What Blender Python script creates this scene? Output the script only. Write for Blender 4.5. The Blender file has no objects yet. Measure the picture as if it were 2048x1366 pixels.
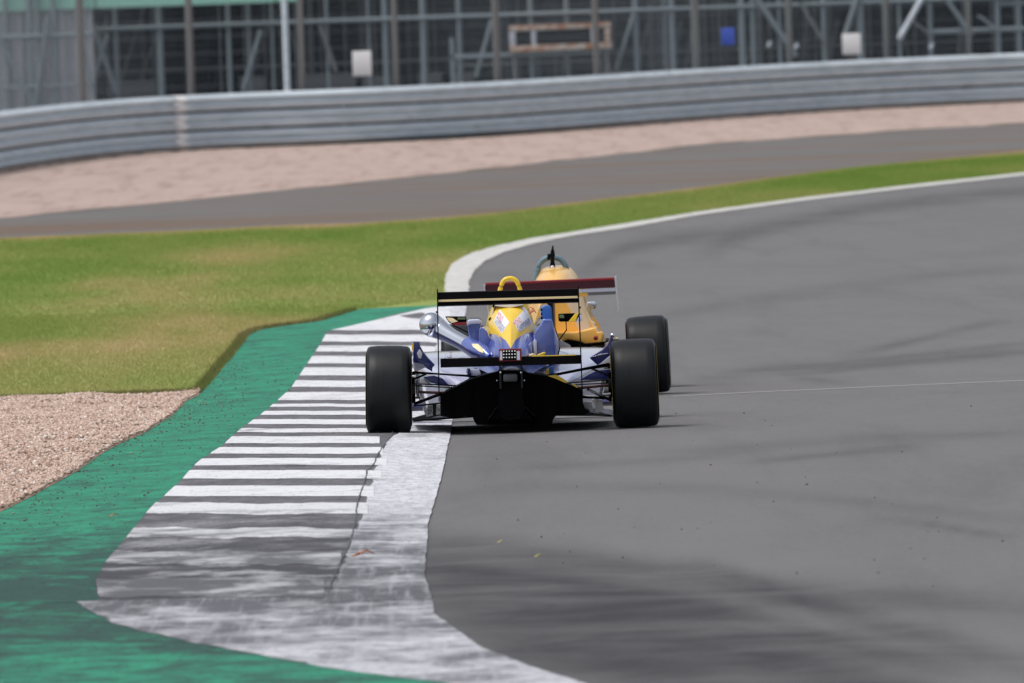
import bpy, bmesh, math, random
import numpy as np
from mathutils import Vector, Matrix, Euler
from mathutils.bvhtree import BVHTree
R = math.radians
rng = np.random.default_rng(7); random.seed(7)
S = bpy.context.scene

# ------------------------------------------------------------------ camera (509 mm lens on a 36 mm sensor, 2.86 m up, 90 m from the car)
FOC, HC = 28980.0, 2.86                # focal length in photo pixels; camera height above the track at the car
PITCH, ROLL = math.atan(742/FOC), math.atan(.035)
cF = Vector((0, math.cos(PITCH), -math.sin(PITCH))); U0 = Vector((0, math.sin(PITCH), math.cos(PITCH))); R0 = Vector((1,0,0))
cR = math.cos(ROLL)*R0 - math.sin(ROLL)*U0; cU = math.sin(ROLL)*R0 + math.cos(ROLL)*U0
CAM = Vector((0,0,HC))
cam = bpy.data.cameras.new('camera'); co = bpy.data.objects.new('camera', cam); S.collection.objects.link(co)
m = Matrix((cR, cU, -cF)).transposed().to_4x4(); m.translation = CAM; co.matrix_world = m
cam.sensor_width = 36; cam.lens = FOC*36/2048; cam.clip_start = 1; cam.clip_end = 3000
cam.dof.use_dof = True; cam.dof.focus_distance = 90.3; cam.dof.aperture_fstop = 9.5
S.camera = co
# ------------------------------------------------------------------ light: bright overcast, high soft sun behind the camera's left shoulder
w = bpy.data.worlds.new('World'); S.world = w; w.use_nodes = True
nt = w.node_tree; bg = nt.nodes['Background']
sky = nt.nodes.new('ShaderNodeTexSky'); sky.sky_type = 'NISHITA'; sky.sun_disc = False
SE, SA = 66, -112                        # sun elevation; azimuth from +Y towards +X
sky.sun_elevation = R(SE); sky.sun_rotation = R(SA); sky.dust_density = 3; sky.ozone_density = 1
hs = nt.nodes.new('ShaderNodeHueSaturation'); hs.inputs['Saturation'].default_value = .38
nt.links.new(sky.outputs[0], hs.inputs['Color']); nt.links.new(hs.outputs[0], bg.inputs[0]); bg.inputs[1].default_value = .15
sun = bpy.data.lights.new('sun', 'SUN'); so = bpy.data.objects.new('sun', sun); S.collection.objects.link(so)
sun.energy = 1.5; sun.angle = R(22); sun.color = (1, .965, .91)
d = Vector((math.sin(R(SA))*math.cos(R(SE)), math.cos(R(SA))*math.cos(R(SE)), math.sin(R(SE))))
so.rotation_euler = d.to_track_quat('Z', 'Y').to_euler(); so.location = (0, 60, 40)
vs = S.view_settings; vs.view_transform = 'Standard'; vs.look = 'None'; vs.gamma = 1; vs.use_curve_mapping = False; vs.exposure = .05

# ------------------------------------------------------------------ pixel -> world
def ray(px, py):
    return (cF + cR*((px-1024)/FOC) + cU*((683-py)/FOC))
def z0(Y):                               # the track drops 0.2 m just beyond the apex
    t = np.clip((np.asarray(Y, float)-88)/20, 0, 1); return -.2*(3*t*t-2*t**3)
def G(px, py, bump=0):
    if bump: bump = bump*min(1,max(0,(1205-py)/170))
    d = ray(px, py); z = bump
    for _ in range(12):
        t = (z-HC)/d.z; Y = t*d.y; z = float(z0(Y))+bump
    return (t*d.x, t*d.y)
def AT(px, py, Y):                       # point at distance Y
    d = ray(px, py); t = Y/d.y; return Vector((d.x*t, Y, HC+d.z*t))

# ------------------------------------------------------------------ materials
def mat(name, col=(.5,.5,.5), rough=.5, metal=0, coat=0, spec=.5, emit=None, estr=0):
    m = bpy.data.materials.new(name); m.use_nodes = True; b = m.node_tree.nodes['Principled BSDF']
    b.inputs['Base Color'].default_value = (*col, 1); b.inputs['Roughness'].default_value = rough
    b.inputs['Metallic'].default_value = metal; b.inputs['Coat Weight'].default_value = coat
    b.inputs['Coat Roughness'].default_value = .05; b.inputs['Specular IOR Level'].default_value = spec
    if emit: b.inputs['Emission Color'].default_value = (*emit,1); b.inputs['Emission Strength'].default_value = estr
    return m
class NT:
    def __init__(s, m): s.t = m.node_tree; s.b = s.t.nodes['Principled BSDF']; s.tc = s.n('TexCoord')
    def n(s, k): return s.t.nodes.new('ShaderNode'+k)
    def l(s, a, b): s.t.links.new(a, b)
    def coord(s, scale=(1,1,1), which='Object', loc=(0,0,0), rot=0):
        mp = s.n('Mapping'); mp.inputs['Scale'].default_value = scale; mp.inputs['Location'].default_value = loc
        mp.inputs['Rotation'].default_value = (0,0,rot); s.l(s.tc.outputs[which], mp.inputs[0]); return mp.outputs[0]
    def noise(s, vec, scale=1, detail=6, rough=.6, dist=0):
        n = s.n('TexNoise'); s.l(vec, n.inputs['Vector']); n.inputs['Scale'].default_value = scale
        n.inputs['Detail'].default_value = detail; n.inputs['Roughness'].default_value = rough; n.inputs['Distortion'].default_value = dist
        return n.outputs['Fac']
    def rng(s, v, a, b, c=0, d=1):
        n = s.n('MapRange'); s.l(v, n.inputs[0])
        for i, x in zip((1,2,3,4), (a,b,c,d)): n.inputs[i].default_value = x
        return n.outputs[0]
    def mix(s, f, a, b):
        n = s.n('Mix'); n.data_type = 'RGBA'; 
        if isinstance(f, (int,float)): n.inputs[0].default_value = f
        else: s.l(f, n.inputs[0])
        for i, x in ((6,a),(7,b)):
            if isinstance(x, tuple): n.inputs[i].default_value = (*x[:3],1)
            else: s.l(x, n.inputs[i])
        return n.outputs[2]
    def math(s, op, a, b=0):
        n = s.n('Math'); n.operation = op
        for i, x in ((0,a),(1,b)):
            if isinstance(x,(int,float)): n.inputs[i].default_value = x
            else: s.l(x, n.inputs[i])
        return n.outputs[0]
    def col(s, c): s.l(c, s.b.inputs['Base Color'])
    def bump(s, h, strength=.5, dist=.01):
        n = s.n('Bump'); n.inputs['Strength'].default_value = strength; n.inputs['Distance'].default_value = dist
        s.l(h, n.inputs['Height']); s.l(n.outputs[0], s.b.inputs['Normal'])

def m_asphalt(name, c1, c2, dark, access=False):
    m = mat(name, c1, .85, spec=.12); t = NT(m)
    fine = t.noise(t.coord((1,1,1)), 70, 4, .75)
    grain = t.noise(t.coord((1,.35,1)), 22, 5, .75)
    med = t.noise(t.coord((.5,.12,1)), 1.6, 8, .7)
    streak = t.noise(t.coord((.30,.05,1), rot=R(6)), 1.3, 8, .68, 1.2)
    c = t.mix(t.rng(med,.3,.7), c1, c2)
    c = t.mix(t.rng(streak,.50,.75,0,.35), c, dark)
    c = t.mix(t.rng(grain,.42,.75,0,.35), c, tuple(x*1.35 for x in c2))
    c = t.mix(t.rng(fine,.3,.7,0,.55), c, tuple(x*.8 for x in dark))
    if access:
        st = t.noise(t.coord((.05,.25,1)), 1.2, 6, .6, .6)
        c = t.mix(t.rng(st,.47,.62,0,.75), c, (.17,.115,.08))
    else:
        a = t.n('Attribute'); a.attribute_name = 'rubber'
        w3 = t.noise(t.coord((.7,.5,1), rot=R(-5)), 1.3, 9, .68, .5)
        c = t.mix(t.math('MINIMUM', t.math('MULTIPLY', a.outputs['Fac'], t.rng(w3,.34,.60,.48,1.0)), .88), c, (.034,.034,.039))
        ar = t.noise(t.coord((.8,.06,1), rot=R(-3)), 1.6, 8, .65, .5); c = t.mix(t.rng(ar,.52,.70,0,.22), c, (.06,.06,.065))
    t.col(c); t.bump(fine, .6, .006)
    return m
M = {}
M['asphalt'] = m_asphalt('track_asphalt', (.182,.177,.179), (.210,.205,.206), (.105,.103,.108))
M['access'] = m_asphalt('access_asphalt', (.165,.157,.154), (.192,.182,.176), (.12,.114,.11), True)
def m_gravel(name, cols, sc, bd):
    m = mat(name, cols[0], .95, spec=.05); t = NT(m)
    v = t.n('TexVoronoi'); t.l(t.coord(), v.inputs['Vector']); v.inputs['Scale'].default_value = sc
    big = t.noise(t.coord((1,.3,1)), 1.1, 8, .72)
    c = t.mix(t.rng(t.math('FRACT', t.math('MULTIPLY', v.outputs['Color'], 3.7)),0,1), cols[0], cols[1])
    c = t.mix(t.rng(big,.45,.75,0,.7), c, cols[2])
    n = t.noise(t.coord(), 12, 4, .8); c = t.mix(t.rng(n,.35,.7,0,.5), c, cols[3])
    n2 = t.noise(t.coord((3,.15,1), rot=R(8)), 1.2, 8, .7, .4); c = t.mix(t.rng(n2,.48,.70,0,.75), c, cols[2])
    t.col(c); t.bump(v.outputs['Distance'], 1, bd)
    return m
M['gravel_far'] = m_gravel('far_gravel', ((.49,.37,.32),(.56,.445,.39),(.33,.235,.20),(.62,.50,.45)), 28, .03)
M['gravel_near'] = m_gravel('gravel_bed_soil', ((.30,.19,.15),(.38,.27,.22),(.24,.15,.12),(.40,.29,.24)), 60, .01)
def m_stone():
    m = mat('gravel_stone', (.4,.3,.26), .85, spec=.2); t = NT(m)
    a = t.n('Attribute'); a.attribute_name = 'tone'
    r = t.n('ValToRGB'); t.l(a.outputs['Fac'], r.inputs[0]); e = r.color_ramp
    for p, c in ((0,(.16,.11,.095)),(.3,(.38,.26,.20)),(.6,(.58,.42,.34)),(.85,(.68,.54,.46)),(1,(.84,.76,.70))):
        if p in (0,1): x = e.elements[0 if p==0 else -1]
        else: x = e.elements.new(p)
        x.color = (*c,1)
    t.col(r.outputs[0]); return m
M['stone'] = m_stone()
def m_grass(name, k=1.0):
    m = mat(name, (.1,.16,.04), .9, spec=.05); t = NT(m)
    a = t.n('Attribute'); a.attribute_name = 'dry'
    r = t.n('ValToRGB'); t.l(a.outputs['Fac'], r.inputs[0]); e = r.color_ramp
    for p, c in ((0,(.185,.285,.06)),(.35,(.27,.33,.095)),(.65,(.40,.36,.15)),(1,(.56,.41,.25))):
        c = tuple(x*k for x in c)
        if p in (0,1): x = e.elements[0 if p==0 else -1]
        else: x = e.elements.new(p)
        x.color = (*c,1)
    t.col(r.outputs[0])
    if k < 1:
        n = t.noise(t.coord(), 30, 4, .7); t.bump(n, .3, .005)
    else:                                # thin blades: soft shading as the light comes through them
        tr = t.n('BsdfTranslucent'); t.l(r.outputs[0], tr.inputs[0]); mx = t.n('MixShader'); mx.inputs[0].default_value = .45
        out = m.node_tree.nodes['Material Output']; t.l(t.b.outputs[0], mx.inputs[1]); t.l(tr.outputs[0], mx.inputs[2]); t.l(mx.outputs[0], out.inputs[0])
    return m
M['grass'] = m_grass('grass_blade'); M['fringe'] = m_grass('dark_grass_edge', .55); M['turf'] = m_grass('grass_turf', .97)
def m_paint(name, base, worn, dirt, lo=.5, hi=.7, dirt_near=True, stripes=False):
    m = mat(name, base, .8, spec=.10); t = NT(m)
    sep = t.n('SeparateXYZ'); t.l(t.tc.outputs['Object'], sep.inputs[0])
    near = t.math('MULTIPLY', t.rng(sep.outputs['Y'], 69, 79, 1, 0), t.rng(sep.outputs['Y'], 60.5, 67, .35, 1))            # the entry of the kerb carries the rubber and the wear
    w1 = t.noise(t.coord((3,1.2,1)), 3.5, 8, .72)
    w2 = t.noise(t.coord((1.5,1.0,1)), 1.25, 10, .72, .6)
    c = t.mix(t.rng(w1, lo, hi, 0, .8), base, worn)
    c = t.mix(t.rng(t.math('ADD', w2, t.math('MULTIPLY', near, .24)), .56, .70, 0, .93), c, dirt)
    w4 = t.noise(t.coord((2.2,1.1,1)), 1.5, 10, .78, .4); c = t.mix(t.rng(w4,.50,.70,0,.26) if 'white' in name else t.rng(w4,.42,.64,0,.72), c, dirt)
    if 'kerb' in name or 'line' in name:
        pz = t.noise(t.coord((1.2,.50,1),loc=(3,1,0)), 1.5, 10, .66, .3); pc = t.mix(t.rng(pz,.49,.62), (.060,.060,.068), (.60,.60,.63))
        c = t.mix(t.math('MULTIPLY', near, .58 if 'kerb' in name else .60), c, pc)
    if 'edge_line' in name:
        w5 = t.noise(t.coord((12,.3,1)), 1.5, 5, .6); c = t.mix(t.rng(w5,.5,.72,0,.6), c, worn)
        w6 = t.noise(t.coord((1,.3,1)), 30, 6, .75); c = t.mix(t.rng(w6,.50,.66,0,.5), c, dirt)
    sp = t.noise(t.coord((1,.25,1)), 34, 3, .6); c = t.mix(t.rng(sp,.60,.68,0,.45 if 'white' in name else .85), c, tuple(x*.5 for x in dirt))
    t.col(c); t.bump(t.noise(t.coord(), 120, 3, .7), .4, .004); return m
M['green_paint'] = m_paint('green_runoff_paint', (.036,.280,.165), (.075,.33,.225), (.040,.075,.068), .45, .8)
M['white_paint'] = m_paint('white_kerb_paint', (.72,.72,.75), (.54,.54,.57), (.17,.17,.19), .48, .8)
M['line_paint'] = m_paint('white_edge_line_paint', (.70,.70,.74), (.48,.48,.52), (.17,.17,.19), .42, .62)
M['far_line_paint'] = m_paint('far_white_line_paint', (.64,.63,.60), (.44,.43,.41), (.25,.25,.25), .42, .66)
M['kerb_grey'] = m_paint('kerb_concrete', (.135,.13,.14), (.27,.265,.28), (.085,.085,.095), .4, .7)
M['joint'] = mat('joint_filler', (.09,.09,.10), .8)
M['seam'] = mat('asphalt_seam', (.34,.33,.32), .8)
def m_galv():
    m = mat('galvanised_rail', (.30,.35,.38), .6, metal=.1); t = NT(m)
    n = t.noise(t.coord((.25,1,3)), 2, 5, .6); c = t.mix(t.rng(n,.3,.7), (.54,.62,.67), (.71,.78,.83))
    n2 = t.noise(t.coord((.6,1,2),loc=(5,2,1)), 2.2, 4, .6); t.col(t.mix(t.rng(n2,.6,.75,0,.5), c, (.30,.25,.21))); return m
M['galv'] = m_galv()
M['rail_white'] = mat('white_rail_paint', (.93,.93,.93), .5)
M['scaf'] = mat('scaffold_tube', (.22,.265,.29), .55)
M['scaf_dark'] = mat('weathered_steel_column', (.17,.185,.19), .7)
M['scaf_brown'] = mat('brown_timber_post', (.19,.188,.188), .8)
M['pole'] = mat('pale_steel_pole', (.74,.80,.86), .5)
def m_dark():
    m = mat('understand_shade_backing', (.03,.04,.05), .8); t = NT(m)  # shade under the stand and distant haze put into the sheet's colour
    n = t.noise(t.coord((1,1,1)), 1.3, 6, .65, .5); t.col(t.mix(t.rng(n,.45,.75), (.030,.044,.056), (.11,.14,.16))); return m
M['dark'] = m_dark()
def m_clad():
    m = mat('grey_cladding', (.20,.205,.22), .6); t = NT(m)
    n = t.noise(t.coord((3,1,.4)), 2, 5, .6); t.col(t.mix(t.rng(n,.3,.7), (.42,.42,.44), (.55,.55,.57))); return m
M['clad'] = m_clad()
M['hoard'] = mat('green_hoarding', (.32,.62,.50), .5)
M['signw'] = mat('white_sign', (.9,.9,.9), .5); M['signb'] = mat('blue_sign', (.06,.12,.55), .5)
M['deck'] = mat('deck_steel', (.12,.13,.14), .7)
def m_rust():
    m = mat('rusty_painted_steel', (.4,.3,.25), .8); t = NT(m)
    n = t.noise(t.coord((1,1,2)), 5, 4, .6); t.col(t.mix(t.rng(n,.4,.6), (.62,.55,.48), (.42,.17,.07))); return m
M['rust'] = m_rust()
M['wire'] = mat('galvanised_wire', (.22,.25,.275), .5, metal=.4)
# car materials
M['tyre'] = mat('tyre_rubber', (.020,.022,.026), .5, spec=.33)
t = NT(M['tyre']); n = t.noise(t.coord((14,1,1)), 3, 4, .6); t.col(t.mix(t.rng(n,.35,.65), (.002,.0026,.0036), (.0065,.0075,.010)))
t.l(t.rng(n,.3,.7,.40,.52), t.b.inputs['Roughness'])
M['band'] = mat('yellow_sidewall_band', (.32,.22,.03), .6)
M['blue'] = mat('blue_paint', (.13,.18,.52), .26, metal=.4, coat=1)
M['blue_bright'] = mat('bright_blue_paint', (.025,.13,.48), .35, coat=.5)
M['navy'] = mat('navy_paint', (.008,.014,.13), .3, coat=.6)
M['lav'] = mat('silver_blue_paint_sky_sheen', (.66,.68,.86), .25, metal=.3, coat=1)  # on the sidepods the sky's reflection is put into this pale base
M['yellow'] = mat('yellow_paint', (.95,.62,.03), .35, coat=.4)
M['yellow2'] = mat('deep_yellow_paint', (.97,.53,.09), .4, coat=.6)
M['cream'] = mat('pale_gold_stripe', (.95,.75,.42), .4)
M['carbon'] = mat('carbon_fibre', (.0015,.0015,.002), .6, spec=.04)
M['carbon2'] = mat('satin_carbon', (.008,.009,.011), .45, spec=.25)
M['fairing'] = mat('scuffed_carbon', (.050,.056,.064), .4)
M['gearcase'] = mat('grey_casing', (.05,.053,.06), .4)
M['black'] = mat('black_paint', (.003,.003,.004), .45, spec=.1)
M['chrome'] = mat('polished_metal', (.62,.64,.70), .12, metal=1)
M['alu'] = mat('aluminium', (.5,.5,.52), .4, metal=.8)
M['silver'] = mat('silver_white_panel', (.62,.62,.68), .4)
M['white'] = mat('white_plastic', (.8,.8,.82), .4)
M['red'] = mat('red_plastic', (.22,.008,.015), .5)
M['maroon'] = mat('maroon_wing_paint', (.055,.002,.009), .55)
M['redarm'] = mat('red_brown_rod', (.12,.03,.03), .4)
M['hoopg'] = mat('blue_grey_hoop', (.13,.22,.28), .45)
M['led'] = mat('clear_led', (.75,.75,.75), .2, emit=(1,1,1), estr=.25)
M['glass'] = mat('mirror_glass', (.35,.42,.42), .06, metal=1)
M['amber'] = mat('orange_leaf', (.45,.17,.05), .8)
M['inkred'] = mat('red_print', (.75,.10,.16), .5); M['inkblue'] = mat('blue_print', (.10,.14,.34), .5); M['inkdark'] = mat('dark_print', (.04,.04,.07), .5)
M['inkmaroon'] = mat('maroon_print', (.20,.04,.09), .5); M['inkor'] = mat('red_logo_print', (.62,.05,.02), .5)
# blue/yellow engine cover: the yellow spine narrows to a point at the tail
M['cover'] = mat('blue_yellow_cover', (.05,.08,.3), .35, coat=.5)
t = NT(M['cover']); sp = t.n('SeparateXYZ'); t.l(t.tc.outputs['Object'], sp.inputs[0])
fc = t.n('FloatCurve'); t.l(t.rng(sp.outputs['Z'], .45, .75), fc.inputs['Value'])
cv = fc.mapping.curves[0]; pts = [(.20,0),(.36,.03),(.45,.07),(.52,.17),(.58,.4)]
cv.points[0].location = (0,0); cv.points[1].location = (1,1)
for p in pts: cv.points.new(*p)
for p in cv.points: p.handle_type = 'VECTOR'
fc.mapping.update()
fac = t.math('LESS_THAN', t.math('ABSOLUTE', sp.outputs['X']), fc.outputs[0]); t.col(t.mix(fac, (.13,.18,.52), (.97,.63,.03)))
t.l(t.math('SUBTRACT', .4, t.math('MULTIPLY', fac, .4)), t.b.inputs['Metallic'])

# ------------------------------------------------------------------ object helpers
def link(o, parent=None, label=None, cat=None, group=None, kind=None):
    S.collection.objects.link(o)
    if parent is not None: o.parent = parent
    if label: o['label'] = label
    if cat: o['category'] = cat
    if group: o['group'] = group
    if kind: o['kind'] = kind
    return o
def mesh_obj(name, V, F, m, parent=None, smooth=False, **kw):
    me = bpy.data.meshes.new(name); me.from_pydata([tuple(v) for v in V], [], [tuple(f) for f in F]); me.update()
    me.materials.append(M[m] if isinstance(m,str) else m)
    if smooth: me.polygons.foreach_set('use_smooth', [True]*len(me.polygons))
    return link(bpy.data.objects.new(name, me), parent, **kw)
def bm_obj(name, bm, m, parent=None, smooth=False, **kw):
    me = bpy.data.meshes.new(name); bmesh.ops.recalc_face_normals(bm, faces=bm.faces); bm.to_mesh(me); bm.free()
    me.materials.append(M[m] if isinstance(m,str) else m)
    if smooth:
        me.polygons.foreach_set('use_smooth', [True]*len(me.polygons))
        try: me.set_sharp_from_angle(angle=R(40))
        except Exception: pass
    return link(bpy.data.objects.new(name, me), parent, **kw)
def empty(name, loc, parent=None, rot=(0,0,0), **kw):
    o = bpy.data.objects.new(name, None); o.location = loc; o.rotation_euler = rot; o.empty_display_size = .2
    return link(o, parent, **kw)
def add_box(bm, c, s, rot=None, bev=0):
    r = bmesh.ops.create_cube(bm, size=1)['verts']
    mt = Matrix.Translation(c) @ (rot.to_4x4() if rot else Matrix()) @ Matrix.Diagonal((*s,1))
    bmesh.ops.transform(bm, matrix=mt, verts=r)
    if bev:
        es = list({e for v in r for e in v.link_edges}); bmesh.ops.bevel(bm, geom=es, offset=bev, segments=2, affect='EDGES', profile=.5)
def box(name, x0,x1,y0,y1,z0_,z1, m, parent=None, bev=0, smooth=True, **kw):
    bm = bmesh.new(); add_box(bm, ((x0+x1)/2,(y0+y1)/2,(z0_+z1)/2), (abs(x1-x0),abs(y1-y0),abs(z1-z0_)), None, bev)
    return bm_obj(name, bm, m, parent, smooth and bev>0, **kw)
def add_tube(bm, pts, rad, n=8, cap=True, flat=1.0):
    pts = [Vector(p) for p in pts]; rings = []
    for i, p in enumerate(pts):
        a = pts[max(i-1,0)]; b = pts[min(i+1,len(pts)-1)]; dr = (b-a).normalized()
        up = Vector((0,0,1)) if abs(dr.z) < .95 else Vector((0,1,0))
        s = dr.cross(up).normalized(); u = s.cross(dr).normalized()
        r = rad[i] if hasattr(rad,'__len__') else rad
        rings.append([bm.verts.new(p + s*r*math.cos(2*math.pi*k/n) + u*r*flat*math.sin(2*math.pi*k/n)) for k in range(n)])
    for a, b in zip(rings, rings[1:]):
        for k in range(n): bm.faces.new((a[k],a[(k+1)%n],b[(k+1)%n],b[k]))
    if cap: bm.faces.new(rings[0][::-1]); bm.faces.new(rings[-1])
def tube(name, pts, rad, m, parent=None, n=8, flat=1.0, **kw):
    bm = bmesh.new(); add_tube(bm, pts, rad, n, flat=flat); return bm_obj(name, bm, m, parent, True, **kw)
def prism_x(name, prof, x0, x1, m, parent=None, smooth=False, dz=0, **kw):   # profile in (y,z) swept along x
    n = len(prof); V = [(x0,y,z) for y,z in prof] + [(x1,y,z+dz) for y,z in prof]
    F = [tuple(range(n)), tuple(range(2*n-1,n-1,-1))] + [(i,i+n,(i+1)%n+n,(i+1)%n) for i in range(n)]
    bm = bmesh.new(); vs_ = [bm.verts.new(v) for v in V]
    for f in F: bm.faces.new([vs_[i] for i in f])
    return bm_obj(name, bm, m, parent, smooth, **kw)
def prism_y(name, prof, y0, y1, m, parent=None, shift=(0,0), smooth=False, **kw):   # outline in (x,z) with depth along y
    n = len(prof); V = [(x,y0,z) for x,z in prof] + [(x+shift[0],y1,z+shift[1]) for x,z in prof]
    bm = bmesh.new(); vs_ = [bm.verts.new(v) for v in V]
    bm.faces.new(vs_[:n]); bm.faces.new(vs_[n:][::-1])
    for i in range(n): bm.faces.new((vs_[i],vs_[i+n],vs_[(i+1)%n+n],vs_[(i+1)%n]))
    return bm_obj(name, bm, m, parent, smooth, **kw)
def crom(P, n):
    P = np.asarray(P, float); k = len(P)-1; out = []
    for j in range(n+1):
        u = j/n*k; i = min(int(u), k-1); f = u-i
        p0,p1,p2,p3 = P[max(i-1,0)],P[i],P[i+1],P[min(i+2,k)]
        out.append(.5*((2*p1)+(-p0+p2)*f+(2*p0-5*p1+4*p2-p3)*f*f+(-p0+3*p1-3*p2+p3)*f**3))
    return np.array(out)
def loft(name, grid, m, parent=None, nu=24, nv=32, cap=True, closed=False, **kw):
    """grid[station][pt] -> (x,y,z); smooth surface through it"""
    rows = [crom(g, nv) for g in grid]; rows = np.array(rows); A = np.array([crom(rows[:,j], nu) for j in range(nv+1)]).transpose(1,0,2)
    bm = bmesh.new(); vv = [[bm.verts.new(A[i,j]) for j in range(nv+1)] for i in range(nu+1)]
    for i in range(nu):
        for j in range(nv): bm.faces.new((vv[i][j],vv[i+1][j],vv[i+1][j+1],vv[i][j+1]))
    if cap:
        for r in (vv[0], vv[-1]):
            try: bm.faces.new(r)
            except Exception: pass
    bmesh.ops.remove_doubles(bm, verts=bm.verts, dist=1e-5)
    return bm_obj(name, bm, m, parent, True, **kw)
def mirror_profile(half): return half + [(-x,z) for x,z in half[-2::-1]]

# ------------------------------------------------------------------ ground
def set_attr(o, name, vals, dom='POINT'):
    a = o.data.attributes.new(name, 'FLOAT', dom); a.data.foreach_set('value', np.asarray(vals, np.float32))
def wpoly(pts, bump=0): return np.array([G(x,y,bump) for x,y in pts])
def fx(pts, bump=0):                      # x as a function of Y
    a = wpoly(pts, bump); a = a[np.argsort(a[:,1])]; return lambda Y: np.interp(Y, a[:,1], a[:,0])
def fy(pts):                              # Y as a function of x
    a = wpoly(pts); a = a[np.argsort(a[:,0])]
    def f(x):
        x = np.asarray(x,float); y = np.interp(x, a[:,0], a[:,1])
        sl = (a[1,1]-a[0,1])/(a[1,0]-a[0,0]); sr = (a[-1,1]-a[-2,1])/(a[-1,0]-a[-2,0])
        return np.where(x<a[0,0], a[0,1]+sl*(x-a[0,0]), np.where(x>a[-1,0], a[-1,1]+sr*(x-a[-1,0]), y))
    return f
def vnoise(x, y, seed=0):
    xi, yi = np.floor(x).astype(np.int64), np.floor(y).astype(np.int64); xf, yf = x-xi, y-yi
    def h(a,b):
        v = (a*374761393 + b*668265263 + seed*1274126177) & 0xffffffff; v = ((v ^ (v>>13))*1274126177) & 0xffffffff
        return ((v ^ (v>>16)) & 0xffff)/65535.0
    u, v = xf*xf*(3-2*xf), yf*yf*(3-2*yf)
    return (h(xi,yi)*(1-u)+h(xi+1,yi)*u)*(1-v)+(h(xi,yi+1)*(1-u)+h(xi+1,yi+1)*u)*v
def fbm(x, y, seed=0): return sum(vnoise(x*2**k, y*2**k, seed+k)*.5**(k+1) for k in range(4))/.9375
GO = [(900,602),(880,602),(800,603),(740,610),(690,625),(640,640),(565,650),(520,657),(495,668),(480,690),(450,725),(425,755),(395,788),(370,800),(340,830),(290,862),(200,905),(150,940),(60,990),(0,1020),(-150,1080),(-400,1180)]
GI = [(905,608),(880,612),(800,627),(720,650),(655,663),(640,690),(610,735),(580,780),(520,832),(475,865),(440,897),(395,925),(360,965),(300,1020),(250,1080),(210,1130),(190,1165),(200,1205)]
WR = [(935,596),(930,640),(922,700),(912,780),(902,868),(893,905),(885,950),(870,1000),(857,1050),(852,1110),(850,1150),(870,1230),(960,1295),(1060,1335),(1160,1366),(1400,1450),(1900,1600)]
WL = [(890,596),(888,625),(870,700),(835,780),(795,868),(770,890),(752,945),(733,1010),(708,1070),(680,1150),(655,1220)]
farL = [(890,596),(890,570),(892,550),(905,528),(940,508),(1000,491),(1060,478),(1150,464),(1250,448),(1400,424),(1600,397),(1800,373),(2048,346),(2500,297)]
farR = [(937,596),(938,565),(948,543),(972,522),(1010,505),(1060,490),(1130,475),(1250,457),(1400,430.5),(1600,403),(1800,379),(2048,351.5),(2500,302)]
BOT = [(150,1205),(230,1250),(330,1275),(450,1300),(560,1320),(700,1345),(880,1366),(1150,1420),(1600,1530)]
KB = .020
xGO, xGI = fx(GO, .015), fx(GI, KB); xWR, xWL = fx(WR, 0), fx(WL, KB)
xfL, xfR = fx(farL), fx(farR)
yB = fy([(-60,480),(0,476),(200,468),(400,460),(540,452),(700,447),(860,437),(1000,425),(1150,405),(1400,375),(1700,335),(2048,303)])
yA = fy([(0,436),(200,418),(400,398),(600,378),(800,355),(1000,335),(1200,312),(1400,290),(1600,275),(1800,262),(2048,246)])
yBar = fy([(-200,372),(-80,345),(0,328),(100,316),(250,305),(360,301),(550,294.5),(700,289),(900,280),(1100,265),(1400,240),(1700,220),(2048,204),(2400,190)])
Yk0 = G(200,1205,KB)[1]; Yk1 = G(905,608,KB)[1]     # kerb from Yk0 to Yk1
def kz(X, Y, dz=0):                        # ground height with the raised kerb and its painted verge
    X, Y = np.asarray(X,float), np.asarray(Y,float)
    wr = xWR(Y); gi = np.minimum(xGI(Y), wr-.1); go = np.minimum(xGO(Y), gi-.1)
    up = np.clip((wr-X)/.40, 0, 1)*KB
    dn = np.clip((X-go)/np.maximum(gi-go,.05), 0, 1); h = np.where(X<gi, KB*dn, up)
    fade = np.clip((Yk1+4-Y)/8,0,1)*np.clip((Y-Yk0)/9,0,1)
    return z0(Y) + h*fade + dz
def rows(name, Ys, fl, fr, m, dz, nx=2, jl=0, jr=0, curve=True, **kw):
    Ys = np.asarray(Ys); xl = fl(Ys)+jl*(fbm(Ys*2.3, Ys*0+3.1, 5)-.5)*2; xr = fr(Ys)+jr*(fbm(Ys*2.1, Ys*0+7.7, 9)-.5)*2
    xr = np.maximum(xr, xl+.002); u = np.linspace(0,1,nx+1)
    X = xl[:,None]*(1-u)+xr[:,None]*u; Y = np.repeat(Ys[:,None], nx+1, 1); Z = kz(X,Y,dz) if curve else z0(Y)+dz
    V = np.stack([X,Y,Z],-1).reshape(-1,3); n = nx+1
    F = [(i*n+j, i*n+j+1, (i+1)*n+j+1, (i+1)*n+j) for i in range(len(Ys)-1) for j in range(nx)]
    return mesh_obj(name, V.tolist(), F, m, **kw)
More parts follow.
